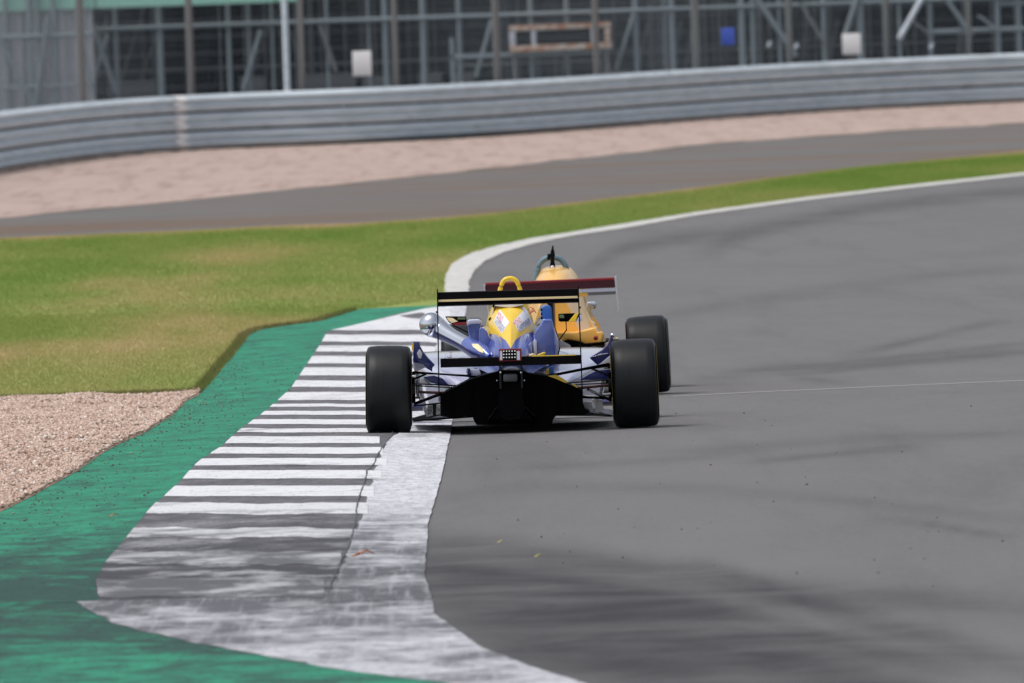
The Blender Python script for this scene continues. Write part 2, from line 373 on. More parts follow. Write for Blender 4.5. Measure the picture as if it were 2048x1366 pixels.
def cols(name, Xs, fn, ff, m, dz, ny=8, jn=0, jf=0, **kw):
    Xs = np.asarray(Xs); a = fn(Xs)+jn*(fbm(Xs*2.6, Xs*0+1.3, 4)-.5)*2; b = ff(Xs)+jf*(fbm(Xs*1.9, Xs*0+5.3, 6)-.5)*2; u = np.linspace(0,1,ny+1)
    Y = a[:,None]*(1-u)+b[:,None]*u; X = np.repeat(Xs[:,None], ny+1, 1); V = np.stack([X,Y,z0(Y)+dz],-1).reshape(-1,3); n = ny+1
    F = [(i*n+j, (i+1)*n+j, (i+1)*n+j+1, i*n+j+1) for i in range(len(Xs)-1) for j in range(ny)]
    return mesh_obj(name, V.tolist(), F, m, **kw)
DP = [(G(365,560),1.0,9,.55),(G(330,640),.8,8,.35),(G(830,540),1.1,8,.5),(G(700,590),.9,6,.3),(G(450,520),.8,3.5,.45),(G(560,500),.9,3,.45),(G(180,690),1.2,3,.3),(G(420,640),.9,2.5,.35),(G(720,765),.5,1.5,.4)]
def dryness(X, Y):
    b = fbm(X*.22+3, Y*.075, 11)*.85 + fbm(X*1.4, Y*.14, 21)*.45 - .33
    for (c, sx, sy, a) in DP: b = b + .62*a*np.exp(-((X-c[0])/sx)**2-((Y-c[1])/sy)**2)
    edge = np.abs(Y-yB(X)); b = b + .5*np.exp(-(edge/2.2)**2)
    return np.clip(b + .05, 0, 1)

Yall = np.concatenate([np.linspace(-60,60,13), np.arange(61,125,.5), np.arange(126,330,4), np.array([400,600,1000,2500])])
o = rows('ground', Yall, lambda Y: Y*0-900, lambda Y: Y*0+900, 'turf', -.03, nx=4, curve=False, kind='structure')
set_attr(o, 'dry', dryness(*np.array([v.co[:2] for v in o.data.vertices]).T))
# turf infield: fine grid so that the dry patches sit in it
gx, gy = np.meshgrid(np.arange(-16,18,.12), np.arange(90,262,.5)); sh = gx.shape
V = np.stack([gx,gy,z0(gy)-.004],-1).reshape(-1,3); n = sh[1]
F = [(i*n+j,i*n+j+1,(i+1)*n+j+1,(i+1)*n+j) for i in range(sh[0]-1) for j in range(n-1)]
keep = lambda x,y: y < yB(x)+.3
cx = gx[:-1,:-1].ravel()+.06; cy = gy[:-1,:-1].ravel()+.25; k = (cy < yB(cx)+.5) & (cx < np.where(cy<Yk1+10, xGI(np.minimum(cy,Yk1)), xfR(cy))+.05)
F = [f for f, kk in zip(F, k) if kk]
o = mesh_obj('grass_infield', V.tolist(), F, 'turf', kind='structure'); set_attr(o, 'dry', dryness(gx.ravel(), gy.ravel()))
bmx = bmesh.new(); bmx.from_mesh(o.data); bmesh.ops.delete(bmx, geom=[v for v in bmx.verts if not v.link_faces], context='VERTS'); bmx.to_mesh(o.data); bmx.free()
Ymid = G(937,596)[1]
def track_left(Y): return np.where(Y>Ymid, xfR(Y)-.02, xWR(Y)-.06)
Yt = np.concatenate([np.linspace(-60,50,12), np.arange(50.5,100,.25), np.arange(100,250,.5)])
ut = np.concatenate([np.linspace(0,14,141), [20,30,45,70]])
Xt = track_left(Yt)[:,None]+ut[None]; Yg = np.repeat(Yt[:,None], len(ut), 1); n = len(ut)
o = mesh_obj('race_track', np.stack([Xt,Yg,z0(Yg)],-1).reshape(-1,3).tolist(), [(i*n+j,i*n+j+1,(i+1)*n+j+1,(i+1)*n+j) for i in range(len(Yt)-1) for j in range(n-1)], 'asphalt', kind='structure')
MARKS = [([(845,1125),(1000,1150),(1200,1178),(1400,1212),(1550,1252),(1700,1290),(1900,1330)],1.1,.75,(0,.3)),
         ([(1715,708),(1800,688),(1900,664),(1995,643)],.9,.28,(.5,.5)), ([(1490,742),(1650,730),(1850,708),(2060,686)],.7,.24,(.5,.5)),
         ([(1600,748),(1780,728),(1900,718),(2060,703)],.8,.30,(.5,.5)), ([(1590,755),(1680,765)],1.2,.3,(.3,.3)), ([(1790,1038),(1880,1052),(1990,1072)],.5,.35,(.3,.3)),
         ([(1500,925),(1700,905),(1850,890)],.6,.22,(.3,.3)), ([(1050,935),(1300,922),(1500,905)],.6,.18,(.3,.3)), ([(1400,1130),(1550,1180),(1700,1235)],1.0,.4,(.3,.3)),
         ([(840,1210),(1000,1245),(1300,1300),(1700,1400)],4.0,.55,(0,.4)),
         ([(840,1150),(1000,1180),(1200,1215),(1500,1290),(1750,1380),(2000,1480)],2.6,.97,(0,.3)),
         ([(850,1085),(1000,1100),(1250,1135),(1550,1190),(1800,1260),(2048,1330)],1.5,.55,(0,.4)),
         ([(1000,1290),(1150,1300),(1350,1350),(1500,1420)],2.2,.8,(0,.3)),
         ([(1500,1170),(1750,1190),(2048,1215)],1.2,.35,(1,.5)),
         ([(1420,505),(1470,474),(1600,442),(1800,408),(2100,377)],4.0,.38,(.5,.6)),
         ([(1170,545),(1230,505),(1330,480),(1450,462)],3.5,.33,(.5,.5)),
         ([(1290,640),(1500,600),(1800,560),(2048,535)],2.2,.15,(1,.5)),
         ([(1400,760),(1600,735),(2048,700)],1.3,.16,(1,.5)), ([(1350,905),(1700,880),(2048,868)],.8,.18,(1,.5)),
         ([(905,990),(1100,975),(1500,985),(2048,1040)],.9,.16,(0,.5))]
rb = np.zeros_like(Xt)
for pts, w_, a_, (_, fd) in MARKS:
    p = crom(wpoly(pts), 60); p = p[np.argsort(p[:,0])]
    f = np.interp(Xt, p[:,0], p[:,1]); e = np.clip((Xt-p[0,0])/fd+.5,0,1)*np.clip((p[-1,0]-Xt)/fd+.5,0,1)
    rb += a_*e*np.exp(-((Yg-f)/w_)**2)
rb = 1-np.exp(-1.5*rb)
set_attr(o, 'rubber', rb.ravel())
rows('track_apron', np.arange(40,Yk1,.25), lambda Y: xGO(Y)-.02, lambda Y: xWR(Y)-.03, 'kerb_grey', .002, nx=24, kind='structure')
cols('access_road', np.arange(-60,61,.4), yB, yA, 'access', 0, 10, jn=.7, jf=.6, kind='structure')
cols('shade_strip_behind_rail', np.arange(-60,61,1.0), lambda x: yBar(x)+.6, lambda x: x*0+330, 'deck', .035, 4, kind='structure')  # dark ground strip added so the gaps between the rails look shaded
cols('far_gravel_trap', np.arange(-60,61,.25), yA, lambda x: yBar(x)+.6, 'gravel_far', .005, 30, jn=1.6, kind='structure')
Yg0, Yg1 = 55, G(200,793)[1]
rows('near_gravel_trap', np.arange(Yg0,Yg1,.25), lambda Y: Y*0-30, lambda Y: xGO(Y)+.01, 'gravel_near', .008, nx=6, kind='structure')
# green painted verge: outer strip, and the part that wraps round the near end of the kerb
rows('green_verge', np.arange(Yk0,Yk1+.01,.1), lambda Y: xGO(Y), lambda Y: xGI(Y), 'green_paint', .006, nx=12, jl=.012, jr=.008, kind='structure')
fB = fx(BOT, .0)
Yb = np.arange(40, Yk0+.3, .15)
rows('green_verge_entry', Yb, lambda Y: xGO(Y)-.0, lambda Y: np.maximum(np.minimum(fB(Y), xWR(Y)), xGO(Y)+.01), 'green_paint', .0045, nx=16, jl=.012, jr=.01, kind='structure')
# white edge paint
rows('white_edge_line', np.arange(Yk0-1,Ymid+.01,.15), xWL, xWR, 'line_paint', .008, nx=10, jl=.02, jr=.008, kind='structure')
rows('white_entry_paint', np.arange(40,Yk0+.15,.15), lambda Y: np.minimum(fB(Y), xWR(Y)-.02), xWR, 'line_paint', .0062, nx=8, jl=.03, jr=.01, kind='structure')
rows('far_white_line', np.arange(Ymid,230,.5), xfL, xfR, 'far_line_paint', .008, nx=2, jl=.02, jr=.02, curve=False, kind='structure')
# seam across the track and a joint along the kerb
a = np.array([G(1345,793),G(1500,785),G(1700,776),G(2048,761),G(2300,750)])
V = []; 
for x,y in a: V += [(x,y-.12,float(z0(y-.12))+.002),(x,y+.12,float(z0(y+.12))+.002)]
mesh_obj('asphalt_seam', V, [(2*i,2*i+2,2*i+3,2*i+1) for i in range(4)], 'seam', kind='structure')
# the kerb: dark concrete bed with raised white painted blocks
kr = empty('apex_kerb', (0,0,0), label='flat black and white striped kerb between the green verge and the track', cat='kerb')
xKR = lambda Y: xWL(Y)-.03
Yk = np.arange(Yk0,Yk1,.1)
rows('kerb_bed', Yk, xGI, lambda Y: np.minimum(xWL(Y)+.02, xWR(Y)-.05), 'kerb_grey', .0065, nx=14, parent=kr)
BANDS = [(612,662),(671,685),(693,705),(714,729),(737,753),(763,776),(786,802),(810,816),(824,832),(841,851),(859,867),(875,889),(897,910),(919,933),(943,960),(974,995),(1009,1031),(1059,1078),(1105,1131),(1160,1197)]
def band(ya, yb, i):
    n = 44; xa = np.interp(.5*(ya+yb), [p[1] for p in GI], [p[0] for p in GI]); V = []
    rr = np.interp(.5*(ya+yb), [610,700,780,868,950,1000,1080,1200], [918,868,825,765,770,745,700,640]) + random.uniform(-8,8)
    for j in range(n+1):
        for k,yy in enumerate((yb, yb-(yb-ya)*.12, ya+(yb-ya)*.12, ya)):
            l = np.interp(yy, [p[1] for p in GI], [p[0] for p in GI])+1
            px = l + (rr-l)*j/n; py = yy + (fbm(np.array([px*.02+i*7]), np.array([i*3.3]), 3)[0]-.5)*(2.5 if yb<1000 else 9)
            x, y = G(px, py, KB); V.append((x, y, float(kz(x,y,.0085 if k in (0,3) else .0112))))
    F = [(4*j+k,4*j+4+k,4*j+5+k,4*j+1+k) for j in range(n) for k in range(3)]
    mesh_obj('painted_stripe', V, F, 'white_paint', kr)
for i,(a_,b_) in enumerate(BANDS): band(a_, b_, i)
J = [(800,830),(785,868),(770,890),(760,905),(748,930),(735,945),(728,975),(715,1010),(712,1040),(705,1070),(690,1110),(672,1150),(655,1190)]
V = []
JW = crom(np.array([(x,y) for x,y in J]), 60)
for i,(px,py) in enumerate(JW):
    x,y = G(px+random.uniform(-1.5,1.5), py, KB); ww = .0035*random.uniform(.4,1.5)
    V += [(x-ww,y,float(kz(x,y,.0145))),(x+ww,y,float(kz(x,y,.0145)))]
mesh_obj('joint_crack', V, [(2*i,2*i+1,2*i+3,2*i+2) for i in range(60)], 'joint', kr)

# ------------------------------------------------------------------ grass blades and gravel stones (nobody could count them)
def blades(name, X, Y, h, wd, lean, m, **kw):
    n = len(X); z = z0(Y); th = rng.uniform(0,math.pi,n); hh = h*rng.uniform(.45,1.25,n); ww = wd*rng.uniform(.7,1.4,n)
    dx, dy = np.cos(th)*ww, np.sin(th)*ww; lx, ly = rng.normal(0,lean,n)*hh, rng.normal(0,lean,n)*hh
    V = np.empty((n,3,3)); V[:,0] = np.stack([X-dx,Y-dy,z-.004],1); V[:,1] = np.stack([X+dx,Y+dy,z-.004],1); V[:,2] = np.stack([X+lx,Y+ly,z+hh],1)
    me = bpy.data.meshes.new(name); me.vertices.add(3*n); me.vertices.foreach_set('co', V.ravel())
    me.loops.add(3*n); me.loops.foreach_set('vertex_index', np.arange(3*n,dtype=np.int32)); me.polygons.add(n)
    me.polygons.foreach_set('loop_start', np.arange(0,3*n,3,dtype=np.int32)); me.update(calc_edges=True)
    me.materials.append(M[m]); o = link(bpy.data.objects.new(name, me), kind='stuff', **kw)
    dr = np.clip(dryness(X,Y)+rng.normal(0,.05,n),0,1); set_attr(o,'dry',np.repeat(dr,3)); return o
def in_grass(X, Y):
    right = np.where(Y<Ymid, np.where(Y<Yk1, xGO(Y), np.interp(Y,[Yk1,Ymid],[float(xGO(Yk1)),float(xfL(Ymid))])), xfL(Y))
    return (X < right-.01) & (Y > Yg1-.02+.5*(fbm(X*3,X*0,2)-.5)) & (Y < yB(X)-.1)
def samp(n, x0, x1, y0, y1):
    X, Y = rng.uniform(x0,x1,n), rng.uniform(y0,y1,n); k = in_grass(X,Y); return X[k], Y[k]
X1,Y1 = samp(130000,-4.8,-.2,Yg1-.5,135); k = X1 > -.0375*Y1-.3; X1,Y1 = X1[k],Y1[k]
X2,Y2 = samp(1300000,-8.5,13,135,228)
X3,Y3 = samp(60000,-14,-4,Yg1,135)
X = np.concatenate([X1,X2,X3]); Y = np.concatenate([Y1,Y2,Y3])
blades('grass', X, Y, .022+0*Y, .0024*(1+np.clip((Y-115)/90,0,1)), .95, 'grass', label='short mown green grass with dry brown patches', cat='grass')
# longer fringe where the turf meets the paint and the gravel
Yf = rng.uniform(Yg1-.3,Yk1-.5,26000); Xf = np.where(rng.random(26000)<.75, xGO(Yf)-np.abs(rng.normal(0,.028,26000)), 0)
Xf2 = rng.uniform(-5,xGO(np.array([Yg1]))[0],12000); kf = Xf!=0
X = np.concatenate([Xf[kf],Xf2]); Y = np.concatenate([Yf[kf], Yg1+rng.normal(0,.16,12000)])
blades('grass_fringe', X, Y, .040, .003, .6, 'fringe', label='longer ragged grass along the edge of the green paint and gravel', cat='grass')

def stones(name, X, Y, size, dz, tone=.55, **kw):
    n = len(X); base = np.array([(1,0,0),(-1,0,0),(0,1,0),(0,-1,0),(0,0,1),(0,0,-1)],float)
    fc_ = np.array([(0,2,4),(2,1,4),(1,3,4),(3,0,4),(2,0,5),(1,2,5),(3,1,5),(0,3,5)])
    V = base[None]*rng.uniform(.55,1.25,(n,6,1)) + rng.normal(0,.16,(n,6,3)); sc = size*rng.uniform(.5,1.5,(n,1,1))
    V *= sc*np.stack([rng.uniform(.7,1.3,n),rng.uniform(.7,1.3,n),rng.uniform(.45,.8,n)],1)[:,None]
    a = rng.uniform(0,6.28,n); c,s = np.cos(a)[:,None], np.sin(a)[:,None]; x = V[...,0]*c-V[...,1]*s; y = V[...,0]*s+V[...,1]*c
    V[...,0], V[...,1] = x+X[:,None], y+Y[:,None]; V[...,2] += (dz+sc[:,0,0]*.2)[:,None]
    me = bpy.data.meshes.new(name); me.vertices.add(6*n); me.vertices.foreach_set('co', V.ravel())
    L = (fc_[None]+6*np.arange(n)[:,None,None]).ravel().astype(np.int32)
    me.loops.add(24*n); me.loops.foreach_set('vertex_index', L); me.polygons.add(8*n)
    me.polygons.foreach_set('loop_start', np.arange(0,24*n,3,dtype=np.int32)); me.update(calc_edges=True); me.materials.append(M['stone'])
    o = link(bpy.data.objects.new(name, me), kind='stuff', **kw); set_attr(o,'tone',np.repeat(np.clip(rng.normal(tone,.22,n),0,1),6)); return o
n = 230000; Y = rng.uniform(66,Yg1+.1,n); X = rng.uniform(-4.6,-1.2,n); k = (X<xGO(Y)-.005+rng.normal(0,.012,n)) & (X>-.0372*Y-.25)
X,Y = X[k],Y[k]; mound = .07*(fbm(X*2.2,Y*.6,31)-.5)*np.clip((xGO(Y)-X)/.15,0,1)
stones('gravel', X, Y, .0125, kz(X,Y,.010)+mound+.01, label='loose pinkish brown gravel beside the green painted verge', cat='gravel')
n = 900; Y = rng.uniform(64,Yg1+8,n); X = xGO(Y)+np.abs(rng.normal(0,.35,n)); k = X<xWR(Y); X,Y = X[k],Y[k]
stones('stray_stones', X, Y, .006, kz(X,Y,.008), tone=-.1, label='small stray stones scattered over the green paint and kerb', cat='gravel')
n = 60; pxs=[G(rng.uniform(920,2040),rng.uniform(800,1180)) for _ in range(n)]; X=np.array([p[0] for p in pxs]); Y=np.array([p[1] for p in pxs])
stones('track_marbles', X, Y, .006, z0(Y)+.003, tone=-.1, label='tiny dark rubber marbles scattered over the grey asphalt', cat='rubber crumbs')
def leaf(px, py, s, label, m='amber'):
    x,y = G(px,py,.03); z = float(kz(x,y,.02)); bm = bmesh.new()
    pr = [(-1,0,0),(-.4,.5,.3),(.3,.55,.5),(1,0,.2),(.3,-.5,.6),(-.4,-.45,.2)]
    f = bm.faces.new([bm.verts.new((a*s,b*s,c*s)) for a,b,c in pr]); bmesh.ops.triangulate(bm, faces=[f])
    r = bmesh.ops.extrude_face_region(bm, geom=bm.faces[:])
    bmesh.ops.translate(bm, verts=[v for v in r['geom'] if isinstance(v,bmesh.types.BMVert)], vec=(0,0,s*.12))
    o = bm_obj('fallen_leaf', bm, m, label=label, cat='leaf'); o.location = (x,y,z)
leaf(228,1036,.028,'brown dead leaf lying on the green painted verge')
leaf(728,1117,.05,'curled brown dead leaf on the kerb beside the joint crack')
leaf(715,1118,.03,'small brown scrap beside the curled leaf on the kerb')
M['lichen'] = mat('yellow_leaf',(.5,.45,.12),.8)
leaf(1003,1085,.022,'tiny yellowish leaf on the asphalt just right of the kerb paint','lichen')
leaf(1078,1116,.025,'small yellowish leaf on the dark asphalt in front of the cars','lichen')

# ------------------------------------------------------------------ barrier
bar = empty('guard_rail', (0,0,0), label='long galvanised three rail steel crash barrier curving behind the gravel trap', cat='barrier')
xs = np.arange(-13,24,.05); ys = yBar(xs); cum = np.concatenate([[0],np.cumsum(np.hypot(np.diff(xs),np.diff(ys)))])
ker = np.exp(-np.linspace(-2.2,2.2,201)**2); ker /= ker.sum(); ys = np.convolve(np.pad(ys,100,mode='reflect',reflect_type='odd'), ker, 'valid')
cum = np.concatenate([[0],np.cumsum(np.hypot(np.diff(xs),np.diff(ys)))])
def bpt(s):
    x = float(np.interp(s,cum,xs)); y = float(np.interp(s,cum,ys)); x2 = float(np.interp(s+.2,cum,xs)); y2 = float(np.interp(s+.2,cum,ys))
    d = Vector((x2-x,y2-y,0)).normalized(); return Vector((x,y,-.2)), d, Vector((d.y,-d.x,0))   # last: towards the camera
WP = [(a*.965,b*1.5) for a,b in [(-.155,.0),(-.150,.018),(-.125,.035),(-.085,.080),(-.060,.080),(-.030,.030),(0,.012),(.030,.030),(.060,.080),(.085,.080),(.125,.035),(.150,.018),(.155,0)]]
def rail(s0, s1, zc, m, off=0, name='rail', step=.5):
    ss = np.linspace(s0,s1,max(2,int((s1-s0)/step)+1)); V=[]; n=len(WP)
    for s in ss:
        p,d,nrm = bpt(s)
        for dz_,o_ in WP: V.append(p+nrm*(o_+off)+Vector((0,0,zc+dz_)))
        for dz_,o_ in WP: V.append(p+nrm*(o_+off-.004)+Vector((0,0,zc+dz_)))
    F=[]
    for i in range(len(ss)-1):
        for j in range(n-1):
            a=i*2*n+j; b=(i+1)*2*n+j; F += [(a,b,b+1,a+1),(a+n,a+n+1,b+n+1,b+n)]
    for i in (0,len(ss)-1):
        for j in range(n-1): a=i*2*n+j; F.append((a,a+1,a+n+1,a+n))
    return mesh_obj(name, V, F, m, bar, smooth=False)
sm = float(np.interp(G(362,301)[0], xs, cum)); s0 = sm % 4
while s0 < cum[-1]-4:
    for zc in (.19,.525,.86): rail(s0+.0, s0+4.06, zc, 'galv', off=.006 if int(s0/4)%2 else 0)
    for q in (0,2):
        p,d,nrm = bpt(s0+q); bm = bmesh.new(); rot = Matrix((d,-nrm,Vector((0,0,1)))).transposed()
        add_box(bm, p-nrm*.07+Vector((0,0,.45)), (.11,.11,1.1), rot); bm_obj('post', bm, 'scaf_dark', bar)
    s0 += 4
V=[]; F=[]
for i,s_ in enumerate(np.arange(0,cum[-1],.5)):
    p,d,nrm = bpt(s_)
    for zz in (.02,1.0): V += [p-nrm*.012+Vector((0,0,zz)), p-nrm*.03+Vector((0,0,zz))]
    if i: a_=4*i; F += [(a_-4,a_,a_+2,a_-2),(a_-3,a_-1,a_+3,a_+1),(a_-2,a_+2,a_+3,a_-1)]
mesh_obj('gap_shade_strip', V, F, 'black', bar)  # black strip added behind the rails so their gaps read as shade
for zc in (.19,.525,.86): rail(sm-.28, sm+.16, zc, 'rail_white', off=.03, name='white_painted_mark', step=.1)

# ------------------------------------------------------------------ catch fence between barrier and grandstand
fen = empty('catch_fence', (0,0,0), label='tall see-through wire catch fence standing behind the crash barrier', cat='fence')
def fpt(s): p,d,nrm = bpt(s); return p-nrm*.8
V_=[]; bm = bmesh.new(); nW=0
for zc in np.arange(1.15,3.9,.3): add_tube(bm,[fpt(s)+Vector((0,0,zc)) for s in np.arange(0,cum[-1],1.5)],.004,4)
bm_obj('tension_wire', bm, 'wire', fen, kind='stuff')
bm = bmesh.new()
for s in np.arange(0,cum[-1],.1): p=fpt(s); add_tube(bm,[p,p+Vector((0,0,3.9))],.0032,3,cap=False)
for zc in np.arange(.1,3.9,.1): add_tube(bm,[fpt(s)+Vector((0,0,zc)) for s in np.arange(0,cum[-1],1.5)],.0032,3,cap=False)
bm_obj('wire_mesh', bm, 'wire', fen, kind='stuff')
# main fence posts where the photo shows thick uprights
for px, m_, r_ in ((400,'scaf_brown',.085),(622,'scaf_brown',.075),(813,'scaf_brown',.065),(1012,'scaf_brown',.085),(1214,'scaf_brown',.085),(1413,'scaf_dark',.11),(1598,'scaf_dark',.09),(1793,'scaf_dark',.085),(1958,'scaf_dark',.075),(180,'scaf_brown',.09)):
    x0_ = G(px, 180)[0]
    xx = (px-1024)/FOC; s = min(cum, key=lambda c: abs(bpt(c)[0].x/bpt(c)[0].y - xx)) if False else None
    k = int(np.argmin(np.abs(xs/(ys+.8)-xx))); b = Vector((xs[k], ys[k]+.8, -.2))
    tube('post', [b, b+Vector((0,0,4.2))], r_*.74, m_, fen, n=8)

# ------------------------------------------------------------------ grandstand underside: scaffold in front of a sheet coloured as shade
SY = 308.0
gs = empty('grandstand', (0,SY,-.2), label='dark scaffolded underside of a grandstand behind the crash barrier', cat='grandstand')
def gp(px, py, Y=SY): return AT(px,py,Y)-Vector((0,SY,-.2))
def gbox(name, x0,x1,y0,y1,z0_,z1,m,parent=gs,**kw): return box(name,x0,x1,y0,y1,z0_,z1,m,parent,**kw)
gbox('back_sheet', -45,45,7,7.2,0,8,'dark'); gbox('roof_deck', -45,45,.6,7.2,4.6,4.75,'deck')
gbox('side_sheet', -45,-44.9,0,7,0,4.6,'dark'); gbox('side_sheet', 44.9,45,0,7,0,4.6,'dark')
for k in range(9):
    gbox('seating_step', -45,45,1.0+.85*k,1.85+.85*k,4.76,5.05+.38*k,'deck')
def up(px, r_, m_='scaf', Y=SY, top=4.6):
    g = gp(px, 90, Y); tube('scaffold_pole', [(g.x,g.y,0),(g.x,g.y,top)], r_, m_, gs, n=8)
for px, r_ in ((320,.075),(458,.05),(232,.05),(498,.035),(545,.035),(738,.03),(771,.06),(847,.065),(919,.055),(993,.06),(1063,.05),(1135,.05),(1273,.06),(1346,.06),(1485,.07),(1507,.05),(1649,.055),(1722,.09),(1862,.055),(1997,.06),(2040,.05),(150,.05),(88,.09),(30,.05),(655,.035),(1330,.03),(1560,.04),(1800,.04)): up(px, r_)
for px, r_ in ((372,.03),(530,.03),(690,.03),(1000,.03),(1300,.03),(1440,.035),(1540,.03),(1740,.03),(1830,.03),(1930,.03)): up(px, r_, 'scaf_dark', SY+3)
for k,(z_,r_) in enumerate(((2.12,.045),(3.9,.045))): tube('ledger', [(-45,-.06,z_),(45,-.06,z_)], r_, 'scaf', gs)
tube('ledger', [(-45,3.0,1.2),(45,3.0,1.2)], .035, 'scaf_dark', gs)
for a,b,r_,m_ in (((186,50),(232,185),.06,'scaf'),((216,68),(184,170),.045,'scaf'),((522,60),(487,180),.05,'scaf'),((640,50),(672,142),.05,'scaf_dark'),((984,40),(952,155),.045,'scaf'),((1268,25),(1232,140),.04,'scaf'),((1508,-10),(1592,112),.06,'scaf'),((1600,5),(1652,92),.04,'scaf_dark'),((1716,-10),(1690,70),.055,'scaf'),((1846,-8),(1798,78),.06,'pole'),((1888,-8),(1944,72),.05,'scaf'),((1820,40),(1862,70),.03,'scaf_dark'),((1955,30),(1997,62),.03,'scaf')):
    p,q = gp(*a), gp(*b); p.y -= .12; q.y -= .12; tube('diagonal_brace', [p,q], r_, m_, gs)
p,q = gp(1862,64),gp(2060,57); tube('ledger',[p,q],.055,'scaf',gs); p,q = gp(2000,8),gp(2060,6); tube('ledger',[p,q],.05,'scaf',gs)
for px,py in ((1800,72),(1592,92),(1538,88),(1576,62),(1936,62),(1862,92)):
    g = gp(px,py); bm=bmesh.new(); add_box(bm,(g.x,g.y-.2,g.z),(.07,.06,.12),Euler((0,R(30),0)).to_matrix(),.01); bm_obj('clamp',bm,'pole',gs)
# grey cladding at the left with vertical ribs, green hoarding above it
l, r_ = gp(-700,60).x, gp(188,60).x
gbox('cladding_panel', l, r_, -.7,-.6,0,2.75,'clad')
for k in range(34):
    x_ = r_-.05-k*.30; gbox('cladding_rib', x_-.045,x_+.045,-.80,-.703,0,2.75,'clad')
for px,r2 in ((60,.06),(75,.05),(108,.05),(165,.05),(12,.05)): up(px, r2, 'pole' if px==165 else 'scaf', SY-1.0, 4.4)
g0, g1 = gp(-700,0).x, gp(605,0).x
tube('ledger',[(l,-1.05,2.02),(r_,-1.05,2.02)],.045,'scaf',gs); tube('ledger',[(l,-1.05,.95),(r_,-1.05,.95)],.03,'scaf',gs)
for a_,b_ in (((-10,60),(70,215)),((95,30),(70,215)),((150,30),(190,200))): tube('diagonal_brace',[gp(*a_,SY-1.1),gp(*b_,SY-1.1)],.035,'scaf',gs)
x_ = g0
while x_ < g1: gbox('hoarding_panel', x_, min(x_+1.9,g1)-.03, -.9,-.85, 2.56,3.9, 'hoard'); x_ += 1.9
for k in range(60):
    px=rng.uniform(190,2040); up(px, rng.uniform(.02,.035), 'scaf_dark', SY+rng.uniform(1.5,6))
for k in range(22):
    px=rng.uniform(200,2000); a1=gp(px,rng.uniform(0,60),SY+2); b1=gp(px+rng.uniform(-70,70),190,SY+2); tube('diagonal_brace',[a1,b1],.022,'scaf_dark',gs)
# base clutter along the foot
for k in range(16):
    a_ = random.uniform(-9,12); gbox('stacked_board', a_,a_+random.uniform(.5,1.5),1.5,1.9,0,random.uniform(.7,1.0),'deck')
# signs, pole, rusty frame: things of their own
def sign(px,py,wpx,hpx,m_,label,Y):
    for _ in range(4): Y = float(np.interp(AT(px,py,Y).x, xs, ys))+.75
    c = AT(px,py,Y); s_ = FOC/Y; o = box('sign', -wpx/2/s_,wpx/2/s_,-.02,.02,-hpx/2/s_,hpx/2/s_, m_, None, .015, label=label, cat='sign'); o.location = c
sign(724,127,38,50,'signw','white rectangular board hung on the fence left of the rusty frame',SY-1.2)
sign(1703,88,37,42,'signw','white square board low on the fence at the right of the photo',SY-1.2)
sign(1456,73,27,34,'signb','small blue board hung between the scaffold poles',SY-1.2)
k = AT(575,180,277); k.z = -.2; pl = empty('steel_pole', k, label='pale slender steel pole rising behind the crash barrier', cat='pole')
tube('shaft', [(0,0,0),(0,0,5.5)], .058, 'pole', pl, n=12); tube('base_plate', [(0,0,0),(0,0,.03)], .12, 'pole', pl, n=12)
# rusty steel frame with dark openings
a_, b2 = AT(1020,105,SY-.9), AT(1222,47,SY-.9); W_, H_ = b2.x-a_.x, .56
rf = empty('rusty_frame', (a_.x, SY-.9, a_.z), label='rust streaked pale steel frame box with dark openings behind the barrier', cat='frame', rot=(0,R(-.3),0))
box('bottom_rail', 0,W_,0,.7,0,.13,'rust',rf,.01); box('top_rail', 0,W_,0,.7,H_-.11,H_,'rust',rf,.01); box('back_panel',.0,W_,.6,.68,.13,H_-.11,'black',rf)
for f,ww in ((0,.13),(.215,.10),(.80,.15),(.935,.13)): box('upright', f*W_,f*W_+ww,.02,.6,.13,H_-.11,'silver' if f<.9 else 'rust',rf,.01)
for f in (.02,.93): box('leg', f*W_,f*W_+.08,.1,.2,-a_.z-.2,0,'scaf_brown',rf)
a2 = AT(900,118,SY-.7); tr = empty('steel_trestle', (a2.x,SY-.7,-.2), label='low grey steel trestle left of the rusty frame', cat='trestle')
h2 = a2.z+.2; box('beam', 0,3.4,0,.1,h2,h2+.09,'scaf',tr,.01); box('upright',0,.09,0,.1,0,h2+.45,'scaf',tr); box('upright',1.7,1.76,0,.1,0,h2-.002,'scaf',tr); box('lower_beam',0.1,3.3,0,.08,h2-.16,h2-.12,'scaf_dark',tr)

# ------------------------------------------------------------------ racing cars
class Car:
    def __init__(s, name, px, py, Y, yaw, roll, pitch, label):
        p = AT(px,py,Y); s.root = empty(name, (p.x,Y,float(z0(Y))), rot=(R(pitch),R(roll),R(yaw)), label=label, cat='racing car')
        s.M = Matrix.Translation(s.root.location) @ Euler(s.root.rotation_euler).to_matrix().to_4x4(); s.I = s.M.inverted()
    def L(s, px, py, y):                 # photo point -> car coordinates at the depth y ahead of the rear axle
        o = s.I @ CAM; d = s.I.to_3x3() @ ray(px,py); t_ = (y-o.y)/d.y; return o + d*t_
    def P(s, pts, y): return [(lambda v:(v.x,v.z))(s.L(a,b,y)) for a,b in pts]
def lathe_x(bm, prof, cx, cy, cz, n=64):  # profile (dx, r) about the x axis
    rg = [[bm.verts.new((cx+dx, cy+r*math.cos(2*math.pi*k/n), cz+r*math.sin(2*math.pi*k/n))) for k in range(n)] for dx,r in prof]
    for a,b in zip(rg,rg[1:]):
        for k in range(n): bm.faces.new((a[k],a[(k+1)%n],b[(k+1)%n],b[k]))
